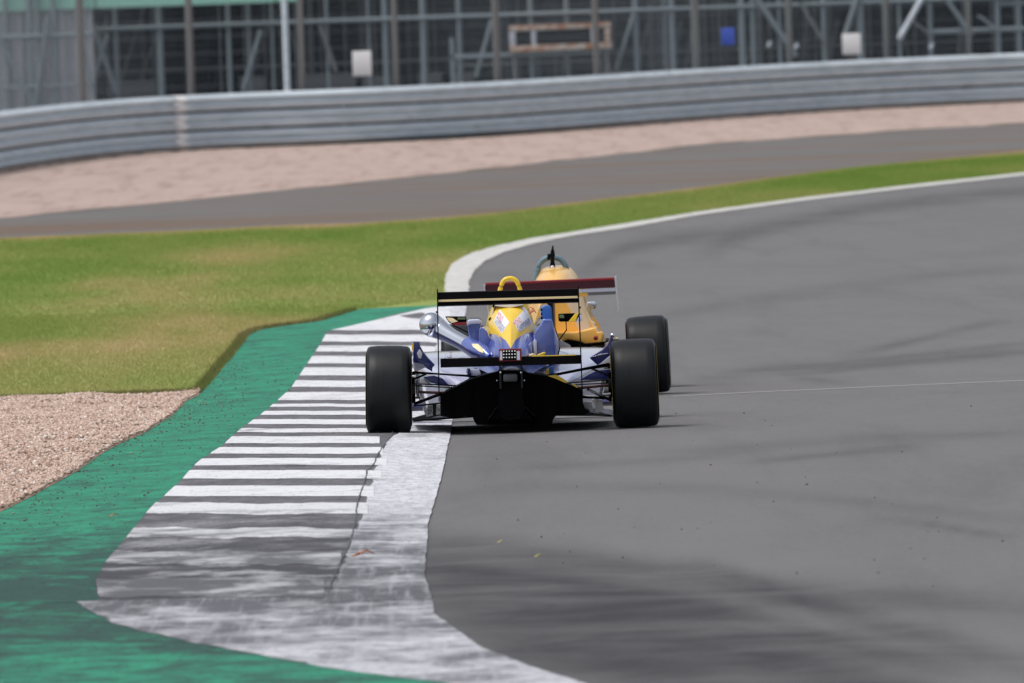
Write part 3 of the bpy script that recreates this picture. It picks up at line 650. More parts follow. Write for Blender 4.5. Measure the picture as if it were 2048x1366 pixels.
def wheel(car, x, y, dia, wd, camber=0, band='band'):
    r = dia/2; h = wd/2; side = 1 if x>0 else -1
    piv = Matrix.Translation((x,y,r)) @ Matrix.Rotation(R(camber)*side, 4, 'Y')
    half = [(h*.80,.165),(h*.90,.175),(h*.985,.20),(h,.225),(h*.985,r-.055),(h*.955,r-.028),(h*.90,r-.012),(h*.80,r-.005),(h*.5,r-.0012),(0,r)]
    bm = bmesh.new(); lathe_x(bm, half+[(-a,b) for a,b in half[-2::-1]], 0,0,0, 72)
    w_ = empty('wheel', (0,0,0), car.root); w_.matrix_local = piv
    bm_obj('tyre', bm, 'tyre', w_, True)
    bm = bmesh.new(); lathe_x(bm, [(h*.82,.163),(h*.78,.15),(h*.3,.14),(-h*.3,.14),(-h*.78,.15),(-h*.82,.163)],0,0,0,40)
    lathe_x(bm, [(side*h*.35,.14),(side*h*.45,.05),(side*h*.6,.03),(side*h*.6,.0005)],0,0,0,30); bm_obj('rim', bm, 'alu', w_, True)
    for sd in (1,-1):
        bm = bmesh.new(); lathe_x(bm,[(sd*(h*.985+.0015),.222),(sd*(h+.0015),.228),(sd*(h+.0015),.238),(sd*(h*.99+.001),.243)],0,0,0,72); bm_obj('sidewall_band', bm, band, w_, True)
    return w_
def arm(car, a, b, r, m_='carbon', flat=.5, name='suspension_arm'): return tube(name, [a,b], r, m_, car.root, n=10, flat=flat)
def aero(chord, thick, n=9):             # thin wing profile in (y,z), trailing edge at 0
    up_ = [(chord*t_, thick*(.5+.5*math.sin(math.pi*min(1,t_*1.05)))*(t_**.5 if t_<.3 else 1)) for t_ in np.linspace(0,1,n)]
    return [(y,z) for y,z in up_] + [(y,z-thick*.9*math.sin(math.pi*(y/chord)**.8)-.002) for y,z in up_[::-1]][1:-1]
def surf_on(car, ob, pts, back=-1.0, off=.004):
    dg = BVHTree.FromPolygons([v.co for v in ob.data.vertices],[p.vertices for p in ob.data.polygons]); out=[]
    for x,z in pts:
        h = dg.ray_cast(Vector((x,back,z)), Vector((0,1,0)));  out.append((x,(h[0].y if h[0] else .8)-off,z))
    return out
def decal_patch(name, car, ob, corners, m_, off, parent, n=10):   # quad patch laid on the body surface
    c = [Vector((*p,)) for p in corners]; pts=[]
    for i in range(n+1):
        for j in range(n+1):
            u,v=i/n,j/n; p=(c[0]*(1-u)+c[1]*u)*(1-v)+(c[3]*(1-u)+c[2]*u)*v; pts.append((p.x,p.y))
    V=surf_on(car,ob,pts,off=off); F=[(i*(n+1)+j,(i+1)*(n+1)+j,(i+1)*(n+1)+j+1,i*(n+1)+j+1) for i in range(n) for j in range(n)]
    return mesh_obj(name,V,F,m_,parent)
def text_mesh(s):
    cu=bpy.data.curves.new('t','FONT'); cu.body=s; cu.size=1; o=bpy.data.objects.new('t',cu); S.collection.objects.link(o)
    bpy.context.view_layer.update(); me=bpy.data.meshes.new_from_object(o.evaluated_get(bpy.context.evaluated_depsgraph_get())); bpy.data.objects.remove(o)
    V=np.array([v.co[:2] for v in me.vertices]); F=[tuple(p.vertices) for p in me.polygons]; V-=V.min(0); V/=V.max(0); return V,F
def decal_text(s, car, ob, O, U, W, m_, off, parent, name='lettering'):  # O origin, U baseline vector, W height vector in (x,z)
    V,F=text_mesh(s); O,U,W=map(np.array,(O,U,W)); pts=[tuple(O+U*a+W*b) for a,b in V]
    P=surf_on(car,ob,pts,off=off) if ob else [(x,off,z) for x,z in pts]
    return mesh_obj(name,P,F,m_,parent)

# ---- the blue and yellow car
A = Car('racing_car', 1026, 862, 90.0, 0, .42, -.55, 'blue and yellow single-seater racing car with its left rear wheel on the kerb')
A.root.location.z += .007; A.M = Matrix.Translation(A.root.location) @ Euler(A.root.rotation_euler).to_matrix().to_4x4(); A.I = A.M.inverted()
Q = A.root; L = A.L; PP = A.P
for sd in (1,-1):
    wheel(A, sd*.764, 0, .55, .285, camber=-1.4); wheel(A, sd*.775, 2.74, .505, .20, camber=-1)
# rear wing: flap with a pale gold stripe, thin second element, endplates
def vx(p): return (p.x,p.y,p.z)
wl, wr = L(876,597,-.45), L(1156,590,-.45); zc = (wl.z+wr.z)/2
px_m = 1/322
wing = prism_x('rear_wing', [(-.45,zc-.004),(-.452,zc+.036),(-.44,zc+.040),(-.36,zc+.022),(-.25,zc-.012),(-.25,zc-.02),(-.35,zc-.005)], wl.x, wr.x, 'black', Q)
prism_x('gold_stripe', [(-.452,zc-.020),(-.453,zc-.007),(-.445,zc-.0065),(-.30,zc-.030),(-.30,zc-.034),(-.445,zc-.0205)], wl.x+.002, wr.x-.002, 'cream', wing)
prism_x('lower_flap', [(-.450,zc-.042),(-.451,zc-.0215),(-.40,zc-.022),(-.20,zc-.040),(-.05,zc-.045),(-.05,zc-.052),(-.2,zc-.052),(-.40,zc-.045)], wl.x, wr.x, 'carbon', wing)
for sd,xx in ((-1,wl.x-.004),(1,wr.x+.004)):
    # endplate: thin sheet leaning slightly outward towards the foot
    pr = [(-.47,zc+.055),(-.05,zc+.055),(.0,zc-.05),(-.02,.27),(-.10,.20),(-.30,.20),(-.47,zc-.45)]
    V=[]; th=.0028
    for q in (-th,th):
        for y,z in pr: V.append((xx+q+sd*(zc-z)*.012, y, z))
    n_=len(pr); F=[tuple(range(n_)),tuple(range(2*n_-1,n_-1,-1))]+[(i,i+n_,(i+1)%n_+n_,(i+1)%n_) for i in range(n_)]
    ep=mesh_obj('endplate', V, F, 'carbon', wing); 
    bl=L(876 if sd<0 else 1158, 624 if sd<0 else 615, -.45); tube('fastener',[(xx+sd*.004,-.462,bl.z),(xx-sd*(-.012),-.462,bl.z)],.006,'carbon',wing)
bl_, br_ = L(881,727,-.40), L(1162,719,-.40); zb=(bl_.z+br_.z)/2
bw = prism_x('beam_wing', [(-.40,zb-.026),(-.405,zb+.024),(-.40,zb+.030),(-.30,zb+.020),(-.18,zb-.02),(-.18,zb-.03),(-.3,zb-.015)], bl_.x, br_.x, 'black', Q)
a_=L(1060,717,-.41); box('yellow_reflection_strip', .13, br_.x-.03, -.403,-.398, zb+.027, zb+.0325,'yellow',bw)  # yellow reflection on the wing's right part, put in as a strip
# rain light with three rows of five lamps
c0,c1 = L(998,723,-.45), L(1043,697,-.45)
rl = box('rain_light', c0.x,c1.x,-.45,-.40,c0.z,c1.z,'red',Q,.004)
i0,i1 = L(1005,721,-.452), L(1033,699.5,-.452); box('lamp_panel', i0.x,i1.x,-.456,-.4505,i0.z,i1.z,'black',rl)
for r_ in range(3):
    for c_ in range(5):
        p=L(1007.5+5.6*c_, 702.5+6.3*r_-.12*c_, -.458); bm=bmesh.new(); bmesh.ops.create_icosphere(bm,subdivisions=2,radius=.0040,matrix=Matrix.Translation(p)); bm_obj('lamp',bm,'led',rl,True)
for x0_,x1_ in ((1000,1004.5),(1033.5,1039.5)):
    i0,i1=L(x0_,720,-.452),L(x1_,702,-.452); box('reflector', i0.x,i1.x,-.455,-.4505,i0.z,i1.z,'silver',rl)
for px in (1000,1043):
    p=L(px,738,-.36); box('wing_pylon', p.x-.006,p.x+.006,-.40,-.05,.27,zb-.024,'carbon2',Q)
    p2=L(px+(1 if px<1020 else -1),745,-.42); bm=bmesh.new(); bmesh.ops.create_icosphere(bm,subdivisions=2,radius=.008,matrix=Matrix.Translation(p2)); bm_obj('bolt',bm,'chrome',Q,True)
    p2=L(994 if px<1020 else 1049,761,-.42); bm=bmesh.new(); bmesh.ops.create_icosphere(bm,subdivisions=1,radius=.006,matrix=Matrix.Translation(p2)); bm_obj('bolt',bm,'chrome',Q,True)
# gearbox casing and crash structure
g = [[(x*wd,y,zz+z*ht) for x,z in ((-.5,0),(-.55,.3),(-.5,.8),(-.3,1),(0,1.04),(.3,1),(.5,.8),(.55,.3),(.5,0))] for y,wd,zz,ht in ((-.12,.13,.16,.22),(.0,.16,.15,.25),(.3,.2,.12,.32),(.7,.3,.1,.34))]
gb = loft('gearbox', g, 'silver', Q, 14, 24)
for s_ in (-1,1):
    p=L(1021+s_*30,735,.1); loft('bellhousing_fairing', [[(s_*x,y,z) for x,z in ((.06,zt+.02),(.12,zt),(w2,.30),(w2+.02,.2))] for y,zt,w2 in ((.05,.36,.16),(.5,.42,.24))], 'lav', Q, 8, 12, cap=False)
p0,p1 = L(1006,764,-.40),L(1035,747.5,-.40)
cs = box('crash_structure', p0.x,p1.x,-.40,.0,p0.z,p1.z,'gearcase',Q,.012)
prism_y('crash_structure_body', PP([(1003,764),(998,790),(996,815),(985,832),(979,840),(1000,838.5),(1012,842),(1030,842),(1042,838),(1066,838),(1056,828),(1048,812),(1046,790),(1042,764)],-.36), -.37,.3,'carbon',Q)
# lower fairing arches either side of the crash structure
g=[]
for y in (-.395,-.1,.25):
    g.append([(v.x,y,v.z) for v in (L(a,b,-.38) for a,b in ((976,849),(977,838),(984,829),(994,815),(1000,828),(1010,836),(1021,838.5),(1034,837),(1044,830),(1050,815),(1062,826),(1071,834),(1073,849)))])
loft('crash_fairing', g, 'fairing', Q, 6, 48, cap=False)
# diffuser: outline seen from behind, with strakes and the yellow lipped top on the right
out = [(881,832),(880,793),(893,783),(915,772),(940,759),(962,752),(985,746),(1003,741),(1043,741),(1060,747),(1096,752),(1112,757),(1136,768),(1160,778),(1166,784),(1166,806),(1170,818),(1180,823),(1166,832),(1112,832),(1107,838),(1103,849),(953,850),(948,842),(945,834),(930,832),(905,836)]
df = prism_y('diffuser', PP(out,-.25), -.24, .55, 'carbon', Q, shift=(0,0))
for px in (905,945,1085,1117,1142):
    a1,b1=L(px,830,-.28),L(px,772 if px in(905,1142) else 760,-.28); box('strake', a1.x-.002,a1.x+.002,-.262,-.2405,a1.z,b1.z,'carbon',df)
yl_=PP([(1096,752),(1112,750),(1124,756),(1136,764),(1131,766),(1112,757.5)],-.25); prism_y('yellow_lip', yl_, -.252,-.1,'yellow',df)
prism_y('yellow_lip', PP([(1143,769),(1148,768),(1156,774),(1154,775.5)],-.25), -.252,-.1,'yellow',df)
# floor edge either side, with pale bargeboards and front wing endplates ahead
for s_ in (1,-1):
    V=[(s_*.42,.35,.085),(s_*.62,.5,.072),(s_*.64,1.9,.06),(s_*.2,1.95,.06)]; b2_=[(x,y,z-.010) for x,y,z in V]
    mesh_obj('floor', V+b2_, [(0,1,2,3),(7,6,5,4),(0,4,5,1),(1,5,6,2),(2,6,7,3),(3,7,4,0)], 'carbon', Q)
prism_y('floor_foot', PP([(826,842),(826,836),(850,829),(881,826),(884,830),(850,838)],.3), .28,.42,'fairing',Q)
prism_y('floor_foot', PP([(1166,829),(1168,822),(1190,826),(1226,832),(1226,830.5),(1190,831)],.3), .28,.42,'fairing',Q)
wp1=PP([(852,834),(855,811),(865,809),(866,831)],.18); b1=prism_y('bargeboard', wp1,.18,.34,'white',Q)
v0=L(855.5,829,.175); u1=L(865,828,.175)-v0; h1=L(856,813,.175)-v0
decal_text('BR', A, None, (v0.x,v0.z),(u1.x,u1.z),(h1.x,h1.z),'inkdark',.177,b1)
b3=prism_y('bargeboard', PP([(872,830),(873,809),(881,809),(881.5,828)],.18),.19,.34,'white',Q)
v0=L(874,822,.175); u1=L(880,821.5,.175)-v0; h1=L(874,815,.175)-v0; decal_text('Fas', A, None, (v0.x,v0.z),(u1.x,u1.z),(h1.x,h1.z),'inkdark',.186,b3)
prism_y('bargeboard', PP([(864,832),(865,808),(873,809),(872,831)],.18),.20,.34,'carbon2',Q)
prism_y('bargeboard', PP([(1167,805),(1183,803),(1187,824),(1173,820),(1168,814)],.18),.19,.34,'silver',Q)
prism_y('bargeboard', PP([(1184,799),(1191,798),(1191,816)],.18),.18,.34,'white',Q)
prism_y('bargeboard', PP([(1191,798),(1204,800),(1208,820),(1203,824),(1191,825)],.18),.19,.34,'alu',Q)
prism_y('bargeboard', PP([(1208,818),(1225,821),(1225,830),(1206,826)],.18),.19,.34,'lav',Q)
# ---- suspension
def arm2(a, b, ya, yb, r, m_='carbon', flat=.5, name='suspension_arm'): return arm(A, L(*a,ya), L(*b,yb), r, m_, flat, name)
arm2((826,744),(986,756),.0,-.05,.012); arm2((826,746),(940,751),.06,.3,.010); arm2((826,759),(850,749),.0,.1,.012)
arm2((1218,728),(1098,752),.0,-.05,.012,flat=.75); arm2((1218,732),(1050,757),.06,.25,.009); arm2((1218,751),(1185,738),0,.1,.012)
arm2((826,771),(915,776),.05,.1,.009,'carbon2',.5); arm2((826,767.5),(930,772),.12,.3,.009); arm2((1218,759),(1130,766),.05,.1,.010,'carbon2',.6); arm2((1218,766),(1120,771),.12,.3,.007)
arm2((832,784),(895,786),.1,.1,.010,'redarm',.9,'drive_shaft'); arm2((1218,770),(1150,777),.1,.1,.010,'redarm',.9,'drive_shaft')
arm2((828,808),(884,787),-.02,-.02,.017,'carbon',.6); arm2((828,812),(884,806),.0,.1,.010); arm2((1222,801),(1176,779),-.02,.1,.013,'carbon',.6); arm2((1222,797),(1166,794),0,.1,.012,'carbon',.7)
arm2((1177,781),(1205,791),-.05,-.03,.005,'alu',1); arm2((1205,789),(1221,788),-.06,-.06,.010,'alu',.9,'brake_calliper')
arm2((838,799),(852,798),-.02,-.02,.006,'alu',.9,'brake_calliper'); arm2((834,760),(836,795),.1,.1,.010,'alu',1,'upright')
arm2((1168,792),(1190,793),.3,.3,.005,'silver',1,'brake_duct'); 
for s_ in (-1,1):
    box('upright', min(s_*.60,s_*.645),max(s_*.60,s_*.645),-.05,.05,.19,.35,'carbon',Q,.01); tube('hub',[(s_*.60,0,.275),(s_*.75,0,.275)],.06,'carbon2',Q,n=16)
    # front suspension
    for z_,yo in ((.33,-.12),(.32,.15),(.17,-.12),(.17,.15)): tube('suspension_arm',[(s_*.68,2.74,z_),(s_*.16,2.74+yo,z_-.02)],.010,'carbon',Q,flat=.6)
# ---- bodywork
cov_g=[]
for y,half in ((1.35,[(.27,.40),(.24,.50),(.155,.59),(.128,.69),(.100,.765),(.085,.79),(0,.80)]),
               (1.0,[(.27,.40),(.235,.50),(.15,.59),(.126,.68),(.096,.755),(.075,.78),(0,.785)]),
               (.72,[(.25,.39),(.21,.48),(.14,.56),(.115,.63),(.08,.69),(.045,.715),(0,.725)]),
               (.45,[(.20,.38),(.16,.44),(.115,.50),(.085,.55),(.05,.60),(.022,.622),(0,.632)]),
               (.2,[(.15,.36),(.12,.41),(.085,.45),(.055,.49),(.03,.515),(.012,.528),(0,.535)]),
               (-.05,[(.11,.34),(.09,.37),(.065,.40),(.04,.425),(.02,.44),(.01,.445),(0,.45)])):
    cov_g.append([(x*(1.09 if y>.5 and z>.5 else 1),y,z) for x,z in mirror_profile(half)])
cov = loft('engine_cover', cov_g, 'cover', Q, 40, 60)
for s_ in (-1,1):
    g=[]
    for y,xc,zc_,rx,rz in ((.14,.055,.455,.012,.02),(.22,.07,.465,.040,.055),(.4,.082,.49,.058,.085),(.65,.088,.52,.060,.085),(.95,.092,.53,.055,.08)):
        g.append([(s_*(xc+rx*math.cos(a)),y,zc_+rz*math.sin(a)) for a in np.linspace(0,2*math.pi,13)])
    loft('cover_bulge', g, 'blue', Q, 16, 28)
# right-hand shoulder with upright fin, left-hand shoulder and scoop
def plate(name, pts, y0_, y1_, m_, sh=(0,0), bev=.012, parent=None):
    o = prism_y(name, PP(pts,y0_), y0_, y1_, m_, parent or Q, shift=sh); bm=bmesh.new(); bm.from_mesh(o.data)
    bmesh.ops.bevel(bm, geom=bm.edges[:], offset=bev, segments=3, affect='EDGES', profile=.6, clamp_overlap=True); bm.to_mesh(o.data); bm.free()
    o.data.polygons.foreach_set('use_smooth',[True]*len(o.data.polygons))
    try: o.data.set_sharp_from_angle(angle=R(50))
    except Exception: pass
    return o
plate('shoulder', [(1070,662),(1081,650),(1086,638),(1104,638),(1109,660),(1112,690),(1111,722),(1064,722),(1066,690)], .45, 1.2, 'blue', (-.03,.0))
plate('shoulder', [(1108,655),(1117,680),(1118,722),(1108,722),(1107,690)], .6, 1.2, 'lav', (-.02,.02), .006)
plate('head_rest_fin', [(1085,642),(1083,622),(1085,613),(1091,610.5),(1099,611),(1103,616),(1105,642)], .6, 1.0, 'blue_bright', (-.01,0), .008)
for k in range(3): p=L(1083.5,619+8*k,.62); box('fin_edge_block',p.x-.006,p.x+.003,.6,.75,p.z-.01,p.z+.006,'black',Q)
arm2((1073,652),(1082,646),.6,.6,.003,'carbon',1,'cable')
plate('shoulder', [(958,658),(962,654),(974,662),(979,676),(978,722),(958,722)], .45, 1.2, 'blue', (.03,0))
plate('intake_scoop', [(937,668),(935,646),(938,641),(958,640),(963,645),(960,660),(962,700),(944,690)], .55, 1.0, 'blue', (0,.01), .008)
plate('scoop_cap', [(934.5,652),(934.5,643),(938,639.5),(958,638.5),(963,643),(960,648),(940,649)], .5, 1.0, 'lav', (0,.0), .006)
plate('cover_pillar', [(1066,683),(1070,678),(1074,683),(1074,722),(1067,722)], .38,.6,'lav',(0,0),.005)
plate('tank_fitting', [(1072,718),(1075,710),(1088,704.5),(1092,706),(1088,716),(1086,719)], .1,.3,'yellow',(0,0),.004)
plate('tank_fitting', [(1057,718),(1058,710),(1066,707),(1072,711),(1071,719)], .1,.3,'cream',(0,0),.006)
plate('tail_fitting', [(1085,764),(1087,752),(1092,744),(1094,738),(1098,738),(1098,748),(1096,757)], .2,.4,'yellow',(0,0),.004)
plate('tail_panel', [(1096,757),(1098,734),(1107,732),(1108,752)], .3,.5,'blue_bright',(0,0),.004)
plate('tail_panel', [(936,750),(934,737),(940,737),(943,751)], .2,.4,'navy',(0,0),.003)
for s_ in (-1,1):
    g=[]
    for y,xo,zt,zb_ in ((.30,.34,.30,.12),(.55,.44,.37,.08),(.85,.55,.42,.06),(1.2,.60,.465,.06),(1.7,.62,.475,.06),(2.0,.60,.465,.07)):
        g.append([(s_*x,y,z) for x,z in ((.08,zt+.03),(.16,zt+.012),(.26,zt+.004),(xo-.06,zt),(xo,zt-.03),(xo-.01,zt-.14),(xo-.06,zb_+.03),(xo-.08,zb_))])
    sp_=loft('sidepod', g, 'lav' , Q, 30, 40)
    # navy curved panels in the sweep of the sidepod
    if s_<0:
        plate('flip_up', [(826,684),(838.5,684),(840,693),(846,704),(856,716),(870,730),(864,733),(850,729),(827,724)], .30,.55,'navy',(0,0),.003)
        plate('flip_up_lip', [(827,720),(842,723),(858,727),(866,731),(864,743),(850,735),(838,741),(827,738)], .34,.6,'lav',(0,0),.003)
        plate('flip_up_inner_panel', [(842,724),(857,727),(869.5,730.5),(864,736),(864.5,743),(856,738)], .29,.5,'navy',(0,0),.002)  # second dark blue shape inside the flip-up
        plate('flip_up_window', [(834,706),(839,698),(845,707),(842,718),(837,716)], .285,.3,'silver',(0,0),.002)
        plate('rear_brake_winglet', [(846,754),(868,751),(885,757),(898,770),(884,770),(862,766)], .30,.5,'navy',(0,0),.003)
        plate('sidepod_undercut', [(840,757),(848,757),(862,768),(840,768)], .32,.5,'silver',(0,0),.003)
        box('wheel_tether_plate', *(lambda a,b:(a.x,b.x,.05,.2,a.z,b.z))(L(824,701,.1),L(827,687,.1)),'yellow',Q)
    else:
        plate('flip_up', [(1222,671),(1226,671),(1226,712),(1195,730),(1191,727),(1179,716),(1205,700),(1216,688)], .30,.55,'navy',(0,0),.003)
        plate('flip_up_lip', [(1226,707),(1226,727),(1199,729),(1214,716)], .29,.5,'silver',(0,0),.003)
        plate('flip_up_crease', [(1183,714.5),(1202,708),(1216,706),(1216,707.5),(1203,709.5)], .292,.31,'lav',(0,0),.0015)
        plate('rear_brake_winglet', [(1158,760),(1180,747),(1193,741),(1226,738),(1226,757),(1190,760)], .30,.5,'navy',(0,0),.003)
        p=L(1225,671,.25); bm=bmesh.new(); bmesh.ops.create_icosphere(bm,subdivisions=3,radius=.016,matrix=Matrix.Translation(p)); bm_obj('chrome_knob',bm,'chrome',Q,True)
        arm2((1226,678),(1236,677),.25,.25,.006,'cream',1,'tip_highlight')  # highlight at the flip-up tip, put in as a pale gold rod
if True:
    sp_l=[c for c in Q.children if c.name.startswith('sidepod') and min(v.co.x for v in c.data.vertices)<-.3][0]
    for a,b,c,m_,tx in (((889,718.5),(903,717),(889,710),'inkmaroon','NE'),):
        o_,u_,h_=(L(*q,.6) for q in (a,b,c)); decal_text(tx,A,sp_l,(o_.x,o_.z),(u_.x-o_.x,u_.z-o_.z),(h_.x-o_.x,h_.z-o_.z),m_,.01,sp_l)
# trumpet shaped polished air intake on the left
pts=[]; 
for px,py,y,r_ in ((861,649,1.05,.003),(861,649,1.03,.030),(861.5,649,1.0,.052),(862,649,.95,.068),(864,650,.90,.0735),(872,654,.84,.070),(882,660,.78,.061),(893,667,.72,.053),(905,674,.66,.048),(920,682,.60,.047),(935,690,.54,.050),(948,697,.48,.056),(960,704,.42,.058),(972,710,.36,.045),(980,714,.32,.02)): pts.append((L(px,py,y),r_))
bm=bmesh.new(); add_tube(bm,[p for p,_ in pts[3:11]],[r for _,r in pts[3:11]],32); bmesh.ops.create_uvsphere(bm,u_segments=36,v_segments=20,radius=.076,matrix=Matrix.Translation(L(862.5,649,.80)))
tr_=bm_obj('air_intake',bm,'chrome',Q,True)
bm=bmesh.new(); rg=[]  # dark reflection on the polished underside, put in as a navy shell
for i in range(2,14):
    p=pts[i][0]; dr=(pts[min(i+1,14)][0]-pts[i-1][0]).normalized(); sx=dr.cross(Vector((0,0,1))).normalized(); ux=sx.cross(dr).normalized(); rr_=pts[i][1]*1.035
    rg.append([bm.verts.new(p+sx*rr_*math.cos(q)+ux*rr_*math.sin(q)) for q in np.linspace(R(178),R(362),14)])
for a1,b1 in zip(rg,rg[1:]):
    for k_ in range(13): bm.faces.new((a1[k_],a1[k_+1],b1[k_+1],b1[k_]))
bm_obj('intake_dark_reflection',bm,'navy',tr_,True)
bm=bmesh.new(); add_tube(bm,[p for p,_ in pts[10:]],[r*1.02 for _,r in pts[10:]],32); nb=bm_obj('intake_duct',bm,'blue',Q,True)
v=PP([(943,688),(956,688),(966,697),(967,706),(958,703),(946,694)],.30); decal=surf_on(A,nb,v,off=.02); mesh_obj('gold_badge',decal,[tuple(range(6))],'cream',nb)
# roll hoop
tube('roll_hoop', [L(*p,.95) for p in crom([(986,640),(990,615),(997,592),(1003,570),(1009,560),(1020,556.5),(1031,560),(1037,570),(1043,590),(1050,615),(1058,645)],40)], .0145,'yellow',Q,n=14)
plate('head_rest', [(990,612),(994,606),(1020,609),(1044,604),(1048,610),(1020,616)], .82,.95,'white',(0,0),.004)
plate('cover_side_tab', [(983,632),(987,612),(990,609),(986,630),(981,650),(979,652)], .86,.95,'silver',(0,0),.002)
arm2((989,606),(986,614),.84,.86,.006,'carbon',1,'strap'); arm2((981,636),(979,640),.84,.86,.006,'carbon',1,'strap')
# stickers and lettering on the cover
def sticker(c, red0, redu, dk0, dku, h):
    pc=PP(c,.6); st=decal_patch('sticker',A,cov,pc,'white',.004,cov)
    for (o_,u_,s_,m_) in ((red0,redu,'MONO','inkred'),(dk0,dku,'CHAMPIONSHIP','inkblue' if red0[0]<1020 else 'inkdark')):
        o2,u2,h2=L(*o_,.6),L(o_[0]+u_[0],o_[1]+u_[1],.6),L(o_[0]+h[0],o_[1]+h[1],.6)
        decal_text(s_,A,cov,(o2.x,o2.z),(u2.x-o2.x,u2.z-o2.z),(h2.x-o2.x,h2.z-o2.z),m_,.007,st)
sticker([(999,619),(1019,644),(1003,667),(987,643)], (992,634),(9.5,12), (988.5,644),(15,21.5), (6,-11))
sticker([(1049,620),(1064,646),(1039,664),(1025,644)], (1031,653),(13,-9.5), (1039,662.5),(23.5,-16.5), (-5.5,-9.5))
pd=decal_patch('purple_flash',A,cov,PP([(1042,615),(1050,616),(1057,626),(1053,628)],.7),'lav',.005,cov)
# red round-and-bar logo at the edge of the cover
p=L(1061.5,618.5,.6); ring=[(p.x+.012*math.cos(a),.6,p.z+.012*math.sin(a)) for a in np.linspace(0,2*math.pi,17)]
tube('red_logo_ring', ring, .0022,'inkor',Q,n=6); arm2((1058,627),(1068,621.5),.6,.6,.0042,'inkor',1,'red_logo_bar'); arm2((1066,616),(1072,626),.6,.6,.0025,'inkor',1,'red_logo_bar')
# mirrors
def mirror(pts, glass, stalk, y):
    mm=plate('mirror', pts, y, y+.09,'carbon',(0,0),.006); gq=PP(glass,y-.004); gl=prism_y('mirror_glass',gq,y-.004,y-.001,'glass',mm)
    tube('mirror_stalk',[L(*q,y+.04) for q in stalk],.0038,'carbon',mm)
    return mm
mm=mirror([(890,633),(932,633),(933.5,640),(932,648),(908,650),(898,645)],[(915,634.5),(931,634.5),(931,639),(915,639)],[(905,650),(930,662),(950,672)],1.5)
plate('mirror_rim',[(905,646),(932,644),(933.5,649.5),(908,651)],1.497,1.55,'red',(0,0),.002); plate('mirror_reflection_patch',[(893,635),(905,636),(916,643),(903,646),(897,641)],1.494,1.51,'cream',(0,0),.001)  # the cream patch is reflected colour painted on the mirror face
mm=mirror([(1116.5,629),(1119,627.5),(1150,626.5),(1163,628),(1164,640),(1160,643),(1120,643.5),(1117,641)],[(1118,629.5),(1127,629),(1129,636),(1119,636)],[(1132,643),(1133,660),(1119,679),(1108,690)],1.5)
plate('mirror_shell',[(1150,627),(1157,627),(1151,643),(1137,643)],1.495,1.52,'yellow',(0,0),.002); plate('mirror_shell',[(1160,629),(1163.5,630),(1164,639),(1160,643),(1152,643)],1.495,1.52,'lav',(0,0),.002)
plate('side_panel',[(1111,655),(1118,678),(1119,698),(1112,698)],1.0,1.1,'maroon',(0,0),.002)
arm2((1120,695),(1115,713),.5,.5,.004,'carbon',1,'strap')
# monocoque, nose, cockpit and front wing (hidden from here but part of the car)
g=[]
for y,wd,zt,zb_ in ((1.2,.30,.60,.06),(1.9,.30,.58,.06),(2.4,.24,.52,.08),(2.8,.17,.45,.14),(3.4,.10,.33,.18)):
    g.append([(x*wd,y,zb_+(zt-zb_)*z) for x,z in ((-.8,0),(-1,.4),(-.9,.8),(-.5,1),(0,1.03),(.5,1),(.9,.8),(1,.4),(.8,0),(0,-.02))])
loft('monocoque', g, 'blue', Q, 20, 36)
fw=prism_x('front_wing',[(3.15,.10),(3.17,.13),(3.4,.09),(3.45,.075),(3.3,.07)],-.80,.80,'navy',Q)
for s_ in (-1,1): box('endplate', s_*.81-.006,s_*.81+.006,3.05,3.5,.05,.22,'white',fw)
plate('screen_logo',[(931,740),(958,738),(964,752),(935,752)],.35,.5,'lav',(0,0),.003)

# ---- the yellow car ahead
B = Car('racing_car', 1114, 797, 102.0, -1.5, -.5, -.6, 'yellow single-seater racing car with maroon rear wing, ahead and partly hidden')
Q = B.root; L = B.L; PP = B.P
for sd in (1,-1):
    wheel(B, sd*.655, 0, .548, .285, camber=-2.0, band='carbon2'); wheel(B, sd*.66, 2.7, .50, .20, camber=-1, band='carbon2')
wl, wr = L(971,578,-.6), L(1229,566,-.6); V0=(wl.z+wr.z)/2
wg=prism_x('rear_wing',[(-.60,V0-.030),(-.605,V0+.030),(-.59,V0+.036),(-.50,V0+.015),(-.38,V0-.02),(-.38,V0-.03),(-.5,V0-.02)],wl.x,wr.x,'maroon',Q,dz=0)
prism_x('red_edge',[(-.606,V0+.024),(-.607,V0+.036),(-.59,V0+.042),(-.55,V0+.034),(-.59,V0+.0365),(-.603,V0+.031)],wl.x,wr.x,'red',wg)
prism_x('white_edge',[(-.60,V0-.052),(-.602,V0-.036),(-.5,V0-.036),(-.3,V0-.05),(-.3,V0-.054)],wl.x,wr.x,'lav',wg)
prism_x('gold_flap',[(-.585,V0-.085),(-.59,V0-.058),(-.5,V0-.058),(-.3,V0-.062),(-.3,V0-.07)],wl.x,L(1175,585,-.6).x,'yellow2',wg); prism_x('dark_flap',[(-.585,V0-.078),(-.59,V0-.058),(-.5,V0-.058),(-.3,V0-.062),(-.3,V0-.07)],L(1176,585,-.6).x,wr.x,'scaf_brown',wg)
for sd,a,b in ((-1,(968,570),(979,641)),(1,(1230,553),(1236,622))):
    p,q=L(*a,-.6),L(*b,-.6); V=[]
    for t_ in (-.004,.004): V += [(p.x+t_,-.63,p.z),(p.x+t_,-.25,p.z),(q.x+t_,-.3,q.z),(q.x+t_*.4,-.55,q.z-.0)]
    mesh_obj('endplate',V,[(0,1,2,3),(7,6,5,4),(0,4,5,1),(1,5,6,2),(2,6,7,3),(3,7,4,0)],'white',wg)
p=L(1102,625,-.3); box('wing_pylon', p.x-.02,p.x+.02,-.45,.1,.3,V0-.09,'carbon2',Q,.004)
g=[]
